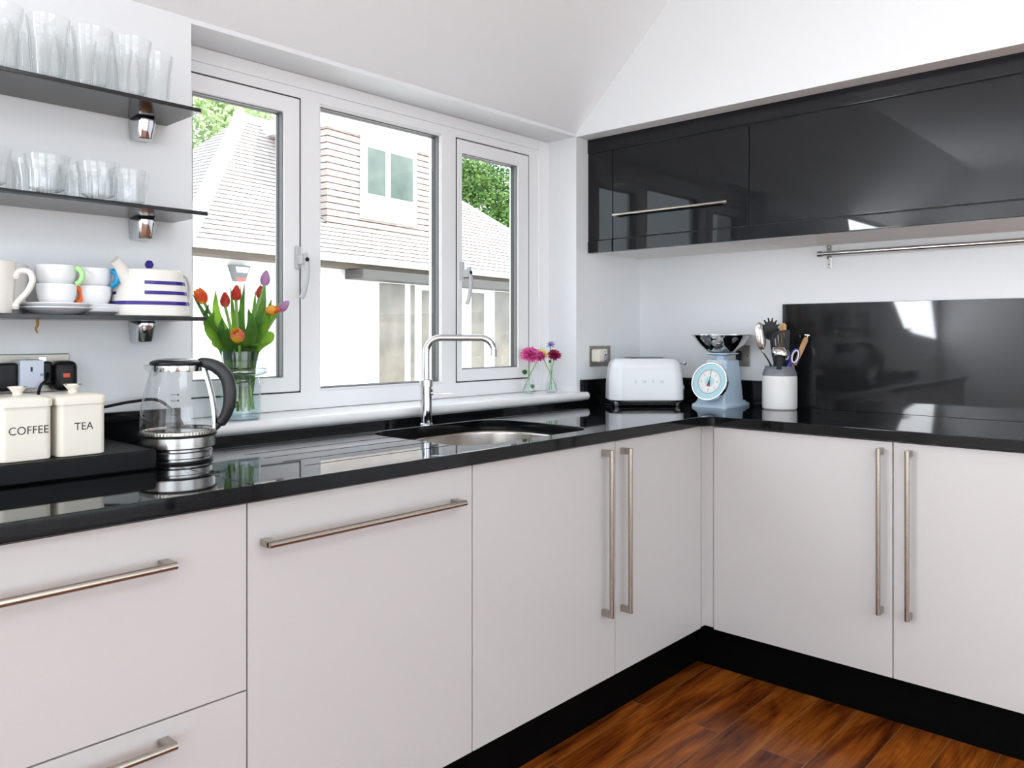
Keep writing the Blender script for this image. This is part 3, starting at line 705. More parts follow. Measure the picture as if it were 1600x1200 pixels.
sp_ = BM(); add_tube(sp_, spline([(-.050, 0, .066), (-.070, 0, .090), (-.086, 0, .112), (-.100, 0, .126)], 5), [.024, .0235, .022, .020, .0185, .017, .016, .015, .0142, .0135, .013, .0125, .012, .0118, .0115, .0112], 20, caps=False, flat=.85)
obj('spout', xf(sp_, rot('Z', .42)), CRCH, tp)
obj('handle', tube(spline([(.062, 0, .098), (.078, 0, .101), (.089, 0, .088), (.093, 0, .062), (.089, 0, .038), (.080, 0, .022)], 6), .0055, 12, flat=1.5), CRCH, tp)
tag(obj('ochre_strip', tube(spline([(.588, 1.93, 1.2035), (.589, 1.93, 1.193), (.586, 1.931, 1.183), (.589, 1.93, 1.174)], 4), [.0034, .0034, .0032, .003, .003, .0028, .0026, .0024, .0024, .0022, .0022, .002, .002], 8, flat=.5), OCHRE),
    'short ochre brown strip hanging under the lowest shelf', 'strip')

# ---------------------------------------------------------------- socket and plugs behind the tins
def wall_socket(label, x0, x1, z0, z1):
    s = thing('wall_socket', label, 'socket', ((x0 + x1) / 2, WY, (z0 + z1) / 2))
    obj('faceplate', boxm(x0, x1, WY - .005, WY, z0, z1, .0018), SOCKM, s, world=s.location); return s
s = thing('wall_socket', 'wide brushed steel wall socket plate behind the tins', 'socket', (.56, WY, 1.085))
fp = obj('faceplate', boxm(.44, .672, WY - .004, WY, 1.042, 1.128, .002), GASKET, s, world=s.location)
obj('faceplate_skin', boxm(.4405, .6705, WY - .0062, WY - .0035, 1.0435, 1.1265, .001), SOCKM, s, world=s.location)
obj('rocker_switch', boxm(.606, .622, WY - .011, WY - .006, 1.10, 1.121, .001), CHROME, s, world=s.location)
ad = thing('plug_adaptor', 'pale grey cube plug adaptor in the socket behind the tins', 'adaptor', (.583, WY - .03, 1.05))
obj('body', boxm(.556, .603, WY - .058, WY - .006, 1.055, 1.116, .0025), mat('adaptor_plastic', (.62, .66, .76), .4), ad, world=ad.location)
obj('slot', boxm(.576, .580, WY - .0586, WY - .057, 1.091, 1.101), INK, ad, world=ad.location)
t = text_bm('IS', .009, .0003); obj('marking', xf(t, tr(.598, WY - .0583, 1.083) @ rot('X', PI / 2)), INK, ad, world=ad.location)
def plug(label, x0, x1, z0, z1, y0, round_=.006, mark=False):
    p = thing('plug', label, 'plug', ((x0 + x1) / 2, (y0 + WY) / 2, z0), group='black plugs')
    obj('body', boxm(x0, x1, y0, WY - .006, z0, z1, round_, 3), BLKPL, p, world=p.location)
    if mark: obj('marking', boxm((x0 + x1) / 2 - .008, (x0 + x1) / 2 + .006, y0 - .0006, y0 + .001, (z0 + z1) / 2 - .003, (z0 + z1) / 2 + .006, .0002), mat('orange_print', (.75, .10, .04), .5), p, world=p.location)
    return p
plug('black plug at the left border beside the grey adaptor', .500, .555, 1.05, 1.110, WY - .05)
p2 = plug('black plug between the grey adaptor and the round plug', .604, .624, 1.06, 1.112, WY - .045)
obj('cable', tube(spline([(.614, WY - .045, 1.085), (.606, WY - .062, 1.072), (.590, WY - .07, 1.055), (.585, WY - .06, 1.0)], 6), .0032, 8), BLKPL, p2, world=p2.location)
plug('large rounded black plug with orange printed patch', .627, .677, 1.045, 1.112, WY - .048, .014, True)

# ---------------------------------------------------------------- slab, tins
ledge = tag(obj('black_slab', boxm(-.02, .738, 1.680, 1.969, CT, .931, .006, 3), BLKRUB), 'long matt black slab on the worktop under the tins', 'slab')
def tin(label, word, cx, cy, rz, kx=0, group='cream storage tins'):
    t = thing('storage_tin', label, 'tin', (cx, cy, .931), rz, group)
    w = .0445; d = .052
    b = loft([[(x, y, z) for x, y in rrect(-w + i, w - i, -d + i, d - i, .012, 6)] for z, i in ((0, .003), (.0015, .0008), (.004, 0), (.106, 0))])
    obj('body', b, CREAM, t)
    lw = w + .0026; ld = d + .0026
    b = loft([[(x, y, z) for x, y in rrect(-lw + i, lw - i, -ld + i, ld - i, .013, 6)] for z, i in ((.1025, 0), (.1155, 0), (.1185, .002), (.1215, .010), (.1235, .022))])
    obj('lid', b, CREAM, t)
    k = obj('knob', lathe([(0, .122), (.009, .122), (.0085, .128), (.012, .133), (.0165, .1385), (.0165, .1395), (.010, .136), (0, .134)], segs=28), CREAM, t)
    obj('knob_rim', lathe([(.0158, .1385), (.0174, .1385), (.0174, .1402), (.0158, .1402)], segs=28), CHROME, k)
    tx = text_bm(word, .0212 if word == 'TEA' else .0212, .0002, 1.02)
    obj('lettering', xf(tx, tr(kx, -d - .0002, .058) @ rot('X', PI / 2) @ Matrix.Scale(.93, 4, (1, 0, 0))), INK, t)
tin('cream square storage tin lettered COFFEE at the left border', 'COFFEE', .4995, 1.752, .02, .0035)
tin('cream square storage tin lettered TEA, left of the kettle', 'TEA', .5985, 1.752, .02, .002)
tag(obj('power_cable', tube(spline([(.60, 1.955, 1.0), (.68, 1.945, .995), (.735, 1.950, 1.003), (.80, 1.948, 1.012), (.86, 1.945, 1.010), (.905, 1.93, .96), (.90, 1.90, .905), (.87, 1.86, .893)], 8), .0036, 8), BLKPL),
    'black power cable looping behind the glass kettle', 'cable')

# ---------------------------------------------------------------- kettle
kt = thing('kettle', 'glass and brushed steel kettle with black handle', 'kettle', (.824, 1.768, CT), RA)
obj('power_base', lathe([(0, 0), (.066, 0), (.069, .002), (.069, .006), (.066, .0065), (.066, .009), (.071, .010), (.0725, .012), (.0725, .023), (.070, .025), (.066, .0255), (0, .0255)], segs=64), STEEL, kt)
obj('seam', lathe([(.0735, .0), (.0735, .0045), (.068, .0045), (.068, 0)], (0, 0, .0005), 64), BLKPL, kt)
sb = obj('steel_band', lathe([(.067, .0255), (.067, .030), (.076, .031), (.0785, .034), (.0785, .056), (.077, .058), (.0, .0585)], segs=72), STEEL, kt)
obj('base_rim', lathe([(.0795, .0565), (.0812, .058), (.0812, .0605), (.079, .0615), (.07, .0615)], segs=72), BLKPL, kt)
# ribbed glass collar
t = bmesh.new(); n = 144
def rr(r, z, amp): return [t.verts.new(((r + (amp if k % 2 else 0)) * math.cos(2 * PI * k / n), (r + (amp if k % 2 else 0)) * math.sin(2 * PI * k / n), z)) for k in range(n)]
R_ = [rr(.0798, .0612, 0), rr(.0808, .0625, .0006), rr(.0808, .0675, .0006), rr(.0805, .0695, 0), rr(.0775, .071, 0)]
for A, B in zip(R_[:-1], R_[1:]):
    for k in range(n): t.faces.new((A[k], A[(k + 1) % n], B[(k + 1) % n], B[k]))
bmesh.ops.recalc_face_normals(t, faces=t.faces)
obj('ribbed_collar', t, mat('collar_metal', (.50, .47, .42), .25, .9), kt, smooth=0)
gp = [(.0805, .069), (.0812, .080), (.0798, .100), (.0765, .125), (.0715, .150), (.066, .172), (.0605, .190), (.0555, .205), (.0535, .213)]
obj('glass_jug', lathe(gp, segs=72), GLASST, kt, smooth=60)
obj('jug_floor', lathe([(0, .066), (.074, .066), (.076, .069)], segs=60), STEELP, kt)
obj('top_collar', lathe([(.0535, .200), (.0545, .208), (.0545, .214), (.050, .214), (.050, .200)], segs=60), STEELP, kt)
obj('lid', lathe([(.0585, .2135), (.0600, .2165), (.0590, .221), (.052, .2245), (.05, .2245), (0, .2245)], (.0, 0, 0), 60), BLKPL, kt)
obj('lid_plate', lathe([(.0505, .2235), (.048, .226), (.03, .2285), (0, .2295)], segs=60), STEEL, kt)
b = BM(); add_tube(b, spline([(-.050, 0, .198), (-.060, 0, .204), (-.071, 0, .2095), (-.078, 0, .211)], 4), [.012, .012, .0115, .011, .0095, .009, .008, .0075, .006, .005, .004, .003, .002], 14, flat=1.6)
obj('spout', b, GLASST, kt)
hp = spline([(.040, 0, .2175), (.058, 0, .2175), (.078, 0, .213), (.096, 0, .202), (.110, 0, .182), (.1155, 0, .155), (.1145, 0, .128), (.108, 0, .105), (.098, 0, .088), (.083, 0, .073)], 5)
rad = []
for i in range(len(hp)):
    f = i / (len(hp) - 1); rad.append(.011 + .0035 * math.sin(PI * min(1, f * 1.2)) - (.004 if f > .93 else 0) - (.002 if f < .05 else 0))
hd = obj('handle', tube(hp, rad, 18, flat=1.05, up=(0, 1, 0)), mat('soft_black_grip', (.022, .022, .024), .38), kt)
obj('lid_button', boxm(.066, .084, -.008, .008, .218, .226, .003), BLKPL, hd)
b = loft([[(p[0] + dx, dy, p[1]) for dx, dy in ((-.002, -.009), (.005, -.008), (.007, 0), (.005, .008), (-.002, .009))] for p in [(.0560, .212), (.062, .192), (.0685, .170), (.0745, .146), (.0790, .120), (.0812, .095), (.0812, .072)]])
obj('handle_strut', b, mat('strut_metal', (.34, .34, .34), .22, 1.0), kt)
for zz, r in ((.152, .0716), (.139, .0742), (.109, .0791), (.082, .0818)):
    b = boxm(-.0150, .0016, -.0003, .0003, -.0005, .0005); add_box(b, -.0016, .0016, -.0004, .0004, -.0018, .0018)
    obj('level_mark', xf(b, rot('Z', -1.18) @ tr(r, 0, zz) @ rot('Z', PI / 2)), INK, kt)
# ---------------------------------------------------------------- tap
tap = thing('mixer_tap', 'chrome swan neck mixer tap behind the sink bowl', 'tap', (1.673, 1.893, CT), RA)
obj('body', lathe([(0, 0), (.0205, 0), (.0205, .002), (.0178, .005), (.0178, .118), (0, .118)], segs=36), CHROME, tap)
obj('collar', lathe([(.0178, .118), (.0208, .119), (.0208, .139), (.0185, .141), (.012, .141)], segs=36), STEEL, tap)
H = .271
pts = [(0, 0, .138), (0, 0, H - .045)] + arc((.045, 0, H - .045), .045, PI, PI / 2, 10, (1, 0, 0), (0, 0, 1))[1:] + arc((.170, 0, H - .040), .040, PI / 2, 0, 10, (1, 0, 0), (0, 0, 1)) + [(.210, 0, H - .058)]
obj('spout', tube(pts, .0105, 20), CHROME, tap)
b = tube([(.0, 0, .098), (.022, 0, .098)], .0065, 12); add_tube(b, [(.018, 0, .098), (.082, 0, .096)], [.0026, .0019], 10)
obj('lever', b, CHROME, tap)
obj('sensor', lathe([(0, .0), (.006, 0), (.006, .003), (0, .003)], M=tr(.0165, 0, .105) @ rot('Y', PI / 2), segs=16), BLKPL, tap)

# ---------------------------------------------------------------- leaves and petals
def ribbon(path, widths, fold=.25, side=None, twist=0.0):
    """leaf blade: centre line path, half widths, folded along the rib"""
    t = bmesh.new(); P = [Vector(p) for p in path]; n = len(P); rows = []
    for i, p in enumerate(P):
        d = (P[min(i + 1, n - 1)] - P[max(0, i - 1)]).normalized()
        s = Vector(side) if side is not None else Vector((1, 0, 0))
        s = (s - d * s.dot(d)).normalized(); s = Matrix.Rotation(twist * i / n, 3, d) @ s
        nrm = s.cross(d); w = widths[i]
        rows.append([t.verts.new(p + s * w * k + nrm * (fold * w * (k * k))) for k in (-1, -.5, 0, .5, 1)])
    for A, B in zip(rows[:-1], rows[1:]):
        for k in range(4): t.faces.new((A[k], A[k + 1], B[k + 1], B[k]))
    r = bmesh.ops.solidify(t, geom=t.faces[:], thickness=.0006)
    bmesh.ops.recalc_face_normals(t, faces=t.faces); return t
def leaf_w(n, w, tip=.02): return [max(w * (math.sin(PI * min(.999, (i / (n - 1)) ** .75 * .97 + .03)) ** .8), .0006) for i in range(n)]

# ---------------------------------------------------------------- tulips in their jar
VX, VY, VZ = 1.118, 2.028, .939
vase = thing('glass_jar_vase', 'clear blue tinted glass jar holding the tulips on the sill', 'vase', (VX, VY, VZ))
outp = [(0, 0), (.046, 0), (.052, .003), (.0535, .008), (.0535, .095), (.052, .108), (.049, .114), (.045, .120), (.0555, .1205), (.068, .124), (.0715, .131), (.068, .139), (.0555, .1425), (.045, .143), (.0455, .150), (.0465, .176), (.0475, .1855)]
inp = [(.0455, .1855), (.0445, .150), (.043, .121), (.0465, .113), (.0500, .106), (.0512, .094), (.0512, .012), (.045, .008), (0, .007)]
obj('glass_body', lathe(outp, segs=56), GLASSV, vase, smooth=60)
obj('base_glass', lathe([(0, .001), (.046, .001), (.051, .004), (.051, .008), (.045, .0075), (0, .0065)], segs=48), GLASSV, vase)
obj('rim_collar', lathe([(.0478, .1862), (.0488, .186), (.0478, .165), (.0472, .160)], segs=48), thin_glass('vase_rim', (.62, .68, .68), 2.0), vase, smooth=60)
obj('glass_ring', lathe([(.046, .1200), (.0560, .1203), (.0685, .1240), (.0722, .131), (.0685, .1388), (.0560, .1428), (.046, .1431)], segs=56), thin_glass('ring_glass', (.86, .91, .93), 5.0), vase, smooth=60)
obj('water', lathe([(0, .062), (.0508, .062), (.0508, .0095), (.044, .0095), (0, .0095)], segs=48), thin_glass('vase_water_surface', (.93, .97, .975), .6), vase)
def head(kind, size, m, tip, d, open_=0.0, n_=6):
    """tulip head: two whorls of cupped petals along direction d"""
    b = BM()
    for k in range(n_):
        a = 2 * PI * k / n_ ; inner = k % 2
        t = bmesh.new(); rows = []
        L = size * (1.0 if inner else .96)
        for i in range(9):
            f = i / 8; z = L * f
            rad = size * (.40 * math.sin(PI * min(1, f * .80 + .12)) ** .8 * (1 - .40 * f * (1 - open_)) + open_ * .22 * f * f) * (.93 if inner else 1.0)
            w = size * .34 * math.sin(PI * (f * .9 + .08)) ** .7
            rows.append([t.verts.new(Vector((rad * math.cos(j * w / max(rad, .002) * .9), rad * math.sin(j * w / max(rad, .002) * .9), z - abs(j) * size * .02))) for j in (-1, -.5, 0, .5, 1)])
        for A, B in zip(rows[:-1], rows[1:]):
            for j in range(4): t.faces.new((A[j], A[j + 1], B[j + 1], B[j]))
        bmesh.ops.solidify(t, geom=t.faces[:], thickness=.0007)
        merge(b, t, rot('Z', a))
    q = Vector(d).normalized().to_track_quat('Z', 'Y').to_matrix().to_4x4()
    return xf(b, tr(*tip) @ q)
TG = 'tulips in the glass jar'
def L3(r, z, f=0): return RV * r + FV * f + Vector((0, 0, z - VZ))
def tulip(label, r, z, f, size, m, d, leaves, open_=.1, foot=None):
    size *= 1.22
    t = thing('tulip', label, 'tulip', (VX, VY, VZ), 0, TG)
    dv = RV * d[0] + Vector((0, 0, 1)) * d[1] + FV * d[2]
    tip = L3(r, z, f) - dv.normalized() * size * .6
    fr = foot if foot else (max(-.036, min(.036, r * .35 + random.uniform(-.012, .012))), -f * .3 + random.uniform(-.015, .015))
    foot_p = L3(fr[0], .939 + random.uniform(.018, .040), fr[1])
    neck = L3(r * .2, 1.085, f * .2)
    mid = (neck * .45 + tip * .55) - Vector((0, 0, .0)) + Vector((0, 0, .01))
    obj('stem', tube(spline([foot_p, neck, mid, tip], 6), .0042, 10), STEM, t)
    obj('flower', head('t', size, m, tip, dv, open_), m, t, smooth=60)
    for (tr_, tz, tf, w, br, bend, mt) in leaves:
        base = L3(br * 1.5, random.uniform(.958, 1.0), tf * .1); nk = L3(br * 1.5 + tr_ * .06, 1.12, tf * .2); tp_ = L3(tr_, tz, tf)
        md = nk * .5 + tp_ * .5 + RV * bend + Vector((0, 0, abs(tr_) * .18))
        path = spline([base, nk, md, tp_], 6)
        obj('leaf', ribbon(path, leaf_w(len(path), w * 1.15), .22, side=RV * .9 + FV * random.uniform(-.4, .4), twist=random.uniform(-.5, .5)), mt, t, smooth=60)
LM, LB = LEAFM, LEAFB
tulip('flame orange and yellow tulip opening at the far left of the bunch', -.107, 1.280, -.01, .036, ORG, (-.5, 1, -.1), [(-.125, 1.283, -.02, .007, -.018, -.012, LM), (-.118, 1.250, .02, .010, -.022, -.01, LB), (-.075, 1.255, -.03, .018, -.02, -.028, LM)], .55)
tulip('red tulip bud left of centre, second lowest of the red ones', -.031, 1.270, -.03, .033, RED, (-.02, 1, 0), [(-.072, 1.292, .01, .013, -.012, -.018, LB), (-.055, 1.235, -.045, .017, -.018, -.030, LB)], .0)
tulip('bright red tulip at the centre below the alarm box', -.004, 1.289, -.02, .034, RED, (.05, 1, 0), [(-.034, 1.306, .02, .010, -.005, 0, LB), (-.006, 1.330, .02, .004, 0, .0, LB), (-.03, 1.215, -.055, .015, -.006, -.016, LM)], .0)
tulip('pale lilac tulip standing highest in the bunch', .066, 1.331, .01, .034, LIL, (.15, 1, 0), [(.012, 1.312, .0, .012, .002, -.004, LM), (.032, 1.295, .03, .009, .006, .008, LB)], .0)
tulip('coral red tulip just under the highest lilac one', .048, 1.293, .02, .028, PINKR, (.1, 1, 0), [(.069, 1.303, .0, .011, .012, .012, LM), (.038, 1.24, -.05, .017, .008, .015, LM)], .0)
tulip('flame orange tulip lying sideways at the right of the bunch', .096, 1.238, -.01, .034, ORG, (1, .12, -.2), [(.086, 1.268, .0, .016, .016, .012, LB), (.072, 1.262, -.02, .013, .014, .004, LM), (.062, 1.18, .02, .018, .018, .030, LB)], .1)
tulip('small lilac tulip behind the sideways orange one', .117, 1.253, .02, .030, LIL, (.75, .8, .1), [(.100, 1.262, .03, .010, .015, .01, LB)], .0)
tulip('yellow and pink tulip facing forward low in the bunch', .016, 1.172, -.075, .040, YPK, (.05, .55, -.9), [(.078, 1.142, -.05, .017, .01, .0, LM), (-.012, 1.190, -.065, .015, -.008, -.01, LM), (-.050, 1.17, .03, .020, -.016, -.030, LB), (.020, 1.15, -.06, .02, .004, .0, LM)], .45)

# ---------------------------------------------------------------- two small bottle vases
def bottle(label, loc):
    v = thing('bottle_vase', label, 'vase', loc, 0, 'small clear bottle vases')
    obj('glass_body', lathe([(0, .0), (.020, 0), (.0225, .003), (.0225, .026), (.020, .045), (.0135, .064), (.010, .074), (.010, .088), (.0125, .090)], segs=36), thin_glass('bottle_glass', (.95, .97, .97)), v, smooth=60)
    obj('base_glass', lathe([(0, .0008), (.019, .0008), (.0205, .004), (0, .005)], segs=30), GLASST, v)
    obj('water', lathe([(0, .036), (.0205, .036), (.0212, .026), (.0212, .006), (0, .006)], segs=30), thin_glass('bottle_water', (.93, .97, .96), .5), v)
bottle('small clear bottle vase with the magenta flowers on the sill', (2.375, 2.078, .939))
bottle('small clear bottle vase nearest the corner on the sill', (2.470, 2.045, .939))
def pompon(c, r, m_rings, petal_w, squash=.6, d=(0, 0, 1)):
    b = BM()
    for ri, (elev, n, L) in enumerate(m_rings):
        for k in range(n):
            a = 2 * PI * (k + .5 * (ri % 2)) / n + random.uniform(-.08, .08); e = elev + random.uniform(-.12, .12); l = r * L * random.uniform(.9, 1.08)
            t = bmesh.new(); rows = []
            for i in range(5):
                f = i / 4; w = petal_w * r * math.sin(PI * (f * .72 + .2))
                rows.append([t.verts.new((l * f, w * j, l * .12 * f * f + abs(j) * w * .35)) for j in (-1, 0, 1)])
            for A, B in zip(rows[:-1], rows[1:]):
                for j in range(2): t.faces.new((A[j], A[j + 1], B[j + 1], B[j]))
            merge(b, t, rot('Z', a) @ rot('Y', -e))
    bmesh.ops.scale(b, vec=(1, 1, squash), verts=b.verts)
    q = Vector(d).to_track_quat('Z', 'Y').to_matrix().to_4x4()
    return xf(b, tr(*c) @ q)
RINGS = [(-.25, 18, 1.0), (.1, 18, .98), (.4, 16, .88), (.75, 13, .75), (1.05, 9, .6), (1.35, 6, .45)]
def posy(label, base, r, z, f, size, m, leaves=(), d=(-.45, -.55, .75), rings=RINGS, pw=.16, sq=.85):
    t = thing('cut_flower', label, 'flower', base, 0, 'flowers in the small bottles')
    c = RV * r + FV * f + Vector((0, 0, z))
    obj('stem', tube(spline([RV * (-r * .6) + Vector((0, 0, .010)), RV * r * .1 + Vector((0, 0, .075)), c - Vector((0, 0, size * .1))], 6), .0016, 8), STEM, t)
    obj('flower_head', pompon(c, size, rings, pw, sq, d), m, t, smooth=60)
    for lr, lz, s in leaves:
        p0 = RV * (lr * .3) + Vector((0, 0, lz - .006)); p1 = RV * lr + Vector((0, 0, lz))
        path = spline([p0, (p0 + p1) / 2 + Vector((0, 0, .002)), p1], 4); obj('leaf', ribbon(path, leaf_w(len(path), s), .2, side=(0, 0, 1)), FOLD, t)
b1 = (2.375, 2.078, .939); b2 = (2.470, 2.045, .939)
posy('large magenta bloom in the left small bottle', b1, .004, .152, -.005, .040, MAG, [(-.030, .085, .010), (.020, .028, .009)])
posy('smaller magenta bloom leaning right in the left small bottle', b1, .040, .146, .0, .027, MAG)
posy('yellow bloom in the right small bottle', b2, -.038, .152, 0, .026, YEL, pw=.13)
posy('dark crimson bloom in the right small bottle', b2, .012, .150, -.006, .028, CRIM, [(-.010, .125, .008)], pw=.2)
posy('small violet flower cluster above the crimson bloom', b2, -.002, .188, .004, .020, LILF, rings=[(.1, 7, 1), (.6, 7, .9), (1.1, 5, .8)], pw=.18, sq=1.0)

# ---------------------------------------------------------------- toaster
to = thing('toaster', 'white two slot toaster with chrome base in the corner', 'toaster', (2.712, 1.766, CT), RA + .03)
def tsec(z, hx, hy, r): return [(x, y, z) for x, y in rrect(-hx, hx, -hy, hy, r, 8)]
secs = [tsec(.026, .1475, .086, .050), tsec(.030, .1485, .087, .051), tsec(.08, .1475, .086, .051), tsec(.12, .1445, .084, .052), tsec(.150, .141, .081, .052), tsec(.168, .136, .077, .050), tsec(.180, .128, .070, .046), tsec(.186, .117, .060, .04), tsec(.188, .10, .046, .034)]
obj('body', loft(secs), mat('toaster_white', (.80, .81, .83), .12), to, smooth=60)
obj('base_band', loft([tsec(.012, .138, .078, .046), tsec(.014, .140, .080, .047), tsec(.025, .144, .083, .049), tsec(.0265, .144, .083, .049)]), STEEL, to, smooth=60)
obj('underside', boxm(-.118, .118, -.065, .065, .004, .014, .003), BLKPL, to)
obj('top_plate', loft([tsec(.1872, .098, .045, .033), tsec(.1895, .096, .043, .032)]), STEELP, to)
for y in (-.019, .019): obj('bread_slot', boxm(-.075, .075, y - .011, y + .011, .1885, .1899, .0004), GAP, to)
for sx in (-1, 1):
    for sy in (-1, 1):
        obj('foot', lathe([(0, 0), (.008, 0), (.010, .003), (.012, .015), (0, .015)], (sx * .118, sy * .062, 0), 20), CHROME, to)
lv = obj('lever', tube([(.138, 0, .165), (.158, 0, .166)], .0022, 8), CHROME, to)
obj('lever_knob', lathe([(0, -.0075), (.0055, -.0055), (.0078, 0), (.0055, .0055), (0, .0075)], (.163, 0, .1665), 20), CHROME, lv)
obj('dial_knob', lathe([(0, 0), (.015, 0), (.015, .010), (.013, .012), (0, .012)], M=tr(.146, 0, .068) @ rot('Y', PI / 2), segs=28), CHROME, to)
LETTER = mat('letter_metal', (.42, .42, .44), .35, .6)
for i, ch in enumerate('SMEG'):
    t = text_bm(ch, .013, .0006); obj('lettering', xf(t, tr(-.050 + i * .0345, -.0868, .098) @ rot('X', PI / 2 + .01) @ Matrix.Scale(1.5, 4, (1, 0, 0))), LETTER, to)
tag(obj('power_cable', tube(spline([(2.625, 1.84, .894), (2.605, 1.835, .897), (2.600, 1.822, .915), (2.615, 1.812, .918), (2.618, 1.82, .897), (2.60, 1.85, .893), (2.62, 1.90, .893), (2.66, 1.94, .893)], 7), .003, 8), BLKPL), 'black cable coiled by the left end of the toaster', 'cable')

# ---------------------------------------------------------------- sockets near the corner
s = thing('wall_socket', 'small brushed steel socket plate left of the toaster', 'socket', (2.72, WY, 1.08))
obj('faceplate', boxm(2.648, 2.792, WY - .005, WY, 1.038, 1.123, .0018), SOCKM, s, world=s.location)
ph = thing('plug_in_freshener', 'cream plug-in unit with a blue printed label', 'plug', (2.68, WY - .03, 1.06))
obj('body', boxm(2.652, 2.712, WY - .048, WY - .0055, 1.058, 1.110, .006, 3), mat('cream_plastic', (.78, .74, .64), .35), ph, world=ph.location)
obj('label_print', boxm(2.690, 2.704, WY - .0486, WY - .047, 1.060, 1.090, .0002), mat('blue_print', (.03, .06, .30), .5), ph, world=ph.location)
obj('label_window', boxm(2.694, 2.700, WY - .0492, WY - .048, 1.064, 1.084, .0002), WHPL, ph, world=ph.location)
obj('emblem', lathe([(0, 0), (.004, 0), (.004, .001), (0, .001)], M=tr(2.690, WY - .047, 1.100) @ rot('X', PI / 2), segs=16), mat('teal_print', (.02, .18, .40), .5), ph, world=ph.location)
s = thing('wall_socket', 'brushed steel socket plate behind the scales on the right wall', 'socket', (XW, 1.53, 1.08))
obj('faceplate', boxm(XW - .005, XW, 1.465, 1.61, 1.041, 1.127, .0018), SOCKM, s, world=s.location)
obj('plug', boxm(XW - .022, XW - .005, 1.497, 1.520, 1.066, 1.105, .003), BLKPL, s, world=s.location)
obj('screw', lathe([(0, 0), (.003, 0), (.003, .001), (0, .001)], M=tr(XW - .005, 1.476, 1.084) @ rot('Y', -PI / 2), segs=12), GAP, s, world=s.location)

# ---------------------------------------------------------------- scales
sc = thing('kitchen_scales', 'pale blue retro kitchen scales with round dial', 'scales', (2.890, 1.525, CT))
obj('base', loft([[(x, y, z) for x, y in rrect(-.105 + i, .105 - i, -.075 + i, .075 - i, .014, 5)] for z, i in ((0, 0), (.008, 0), (.012, .003), (.016, .010), (.022, .013))]), BLUE, sc)
def bs(x0, x1, hy, z): return [(x, y, z) for x, y in rrect(x0, x1, -hy, hy, .008, 4)]
obj('body', loft([bs(-.088, .075, .060, .018), bs(-.072, .072, .056, .07), bs(-.052, .068, .050, .14), bs(-.040, .064, .046, .178), bs(-.036, .060, .042, .182)]), BLUE, sc)
obj('name_plate', boxm(-.0475, -.044, -.030, .030, .158, .174, .0008), CREAM, sc)
obj('bowl_support', loft([bs(-.012, .030, .018, .180), bs(-.012, .030, .018, .196), bs(-.045, .060, .048, .205), bs(-.045, .060, .048, .209)]), BLUE, sc)
DM = tr(-.092, -.008, .096) @ rot('Y', -PI / 2 + .30)
dl = obj('dial', lathe([(0, 0), (.072, 0), (.0745, .004), (.0745, .016), (.0735, .020), (.0705, .020), (.069, .016)], M=DM, segs=56), CHROME, sc)
obj('outer_face', lathe([(.069, .0160), (.047, .0162)], M=DM, segs=56), DIALB, dl, smooth=0)
obj('inner_face', lathe([(.047, .0164), (.0, .0164)], M=DM, segs=56), DIALW, dl, smooth=0)
obj('centre_disc', lathe([(.020, .0168), (.0, .0168)], M=DM, segs=32), DIALB, dl, smooth=0)
b = BM(); add_lathe(b, [(.0462, .0168), (.0475, .0170)], M=DM, segs=56)
for k in range(40):
    a = 2 * PI * k / 40; L = .0045 if k % 5 == 0 else .0022
    merge(b, boxm(.0455 - L * 2, .0455 - L, -.0004, .0004, .0167, .0171), DM @ rot('Z', a))
obj('dial_marks', b, INK, dl, smooth=0)
for k in range(8):
    a = 2 * PI * k / 8
    t = text_bm(str(k) if k else '0', .0085, .0002); p = DM @ rot('Z', PI - a) @ Vector((.033, 0, .0168))
    merge_m = Matrix.Translation(p) @ DM.to_3x3().to_4x4() @ rot('Z', PI / 2 * -1)
    obj('numeral', xf(t, merge_m), INK, dl, smooth=0)
b = prism([(-.0009, -.004), (.0009, -.004), (.0005, .050), (-.0005, .050)], [], .0175, .0182, DM @ rot('Z', -PI / 2 - .06)); merge(b, prism([(-.007, -.018), (.007, -.018), (.0025, .004), (-.0025, .004)], [], .0175, .0184, DM @ rot('Z', -PI / 2 - .06)))
obj('pointer', b, mat('pointer_grey', (.09, .08, .07), .4), dl, smooth=0)
obj('pointer_tip', prism([(-.0075, -.019), (.0075, -.019), (.0065, -.013), (-.0065, -.013)], [], .0178, .0188, DM @ rot('Z', -PI / 2 - .06)), REDM, dl, smooth=0)
wb = thing('weighing_bowl', 'polished steel weighing bowl on top of the scales', 'bowl', (2.898, 1.525, CT + .2075))
obj('bowl', lathe([(0, 0), (.040, .001), (.058, .008), (.085, .033), (.104, .056), (.1175, .0705), (.1215, .0715), (.1213, .0735), (.116, .0725), (.102, .058), (.083, .035), (.056, .010), (.038, .003), (0, .0025)], segs=72), STEELP, wb, smooth=60)

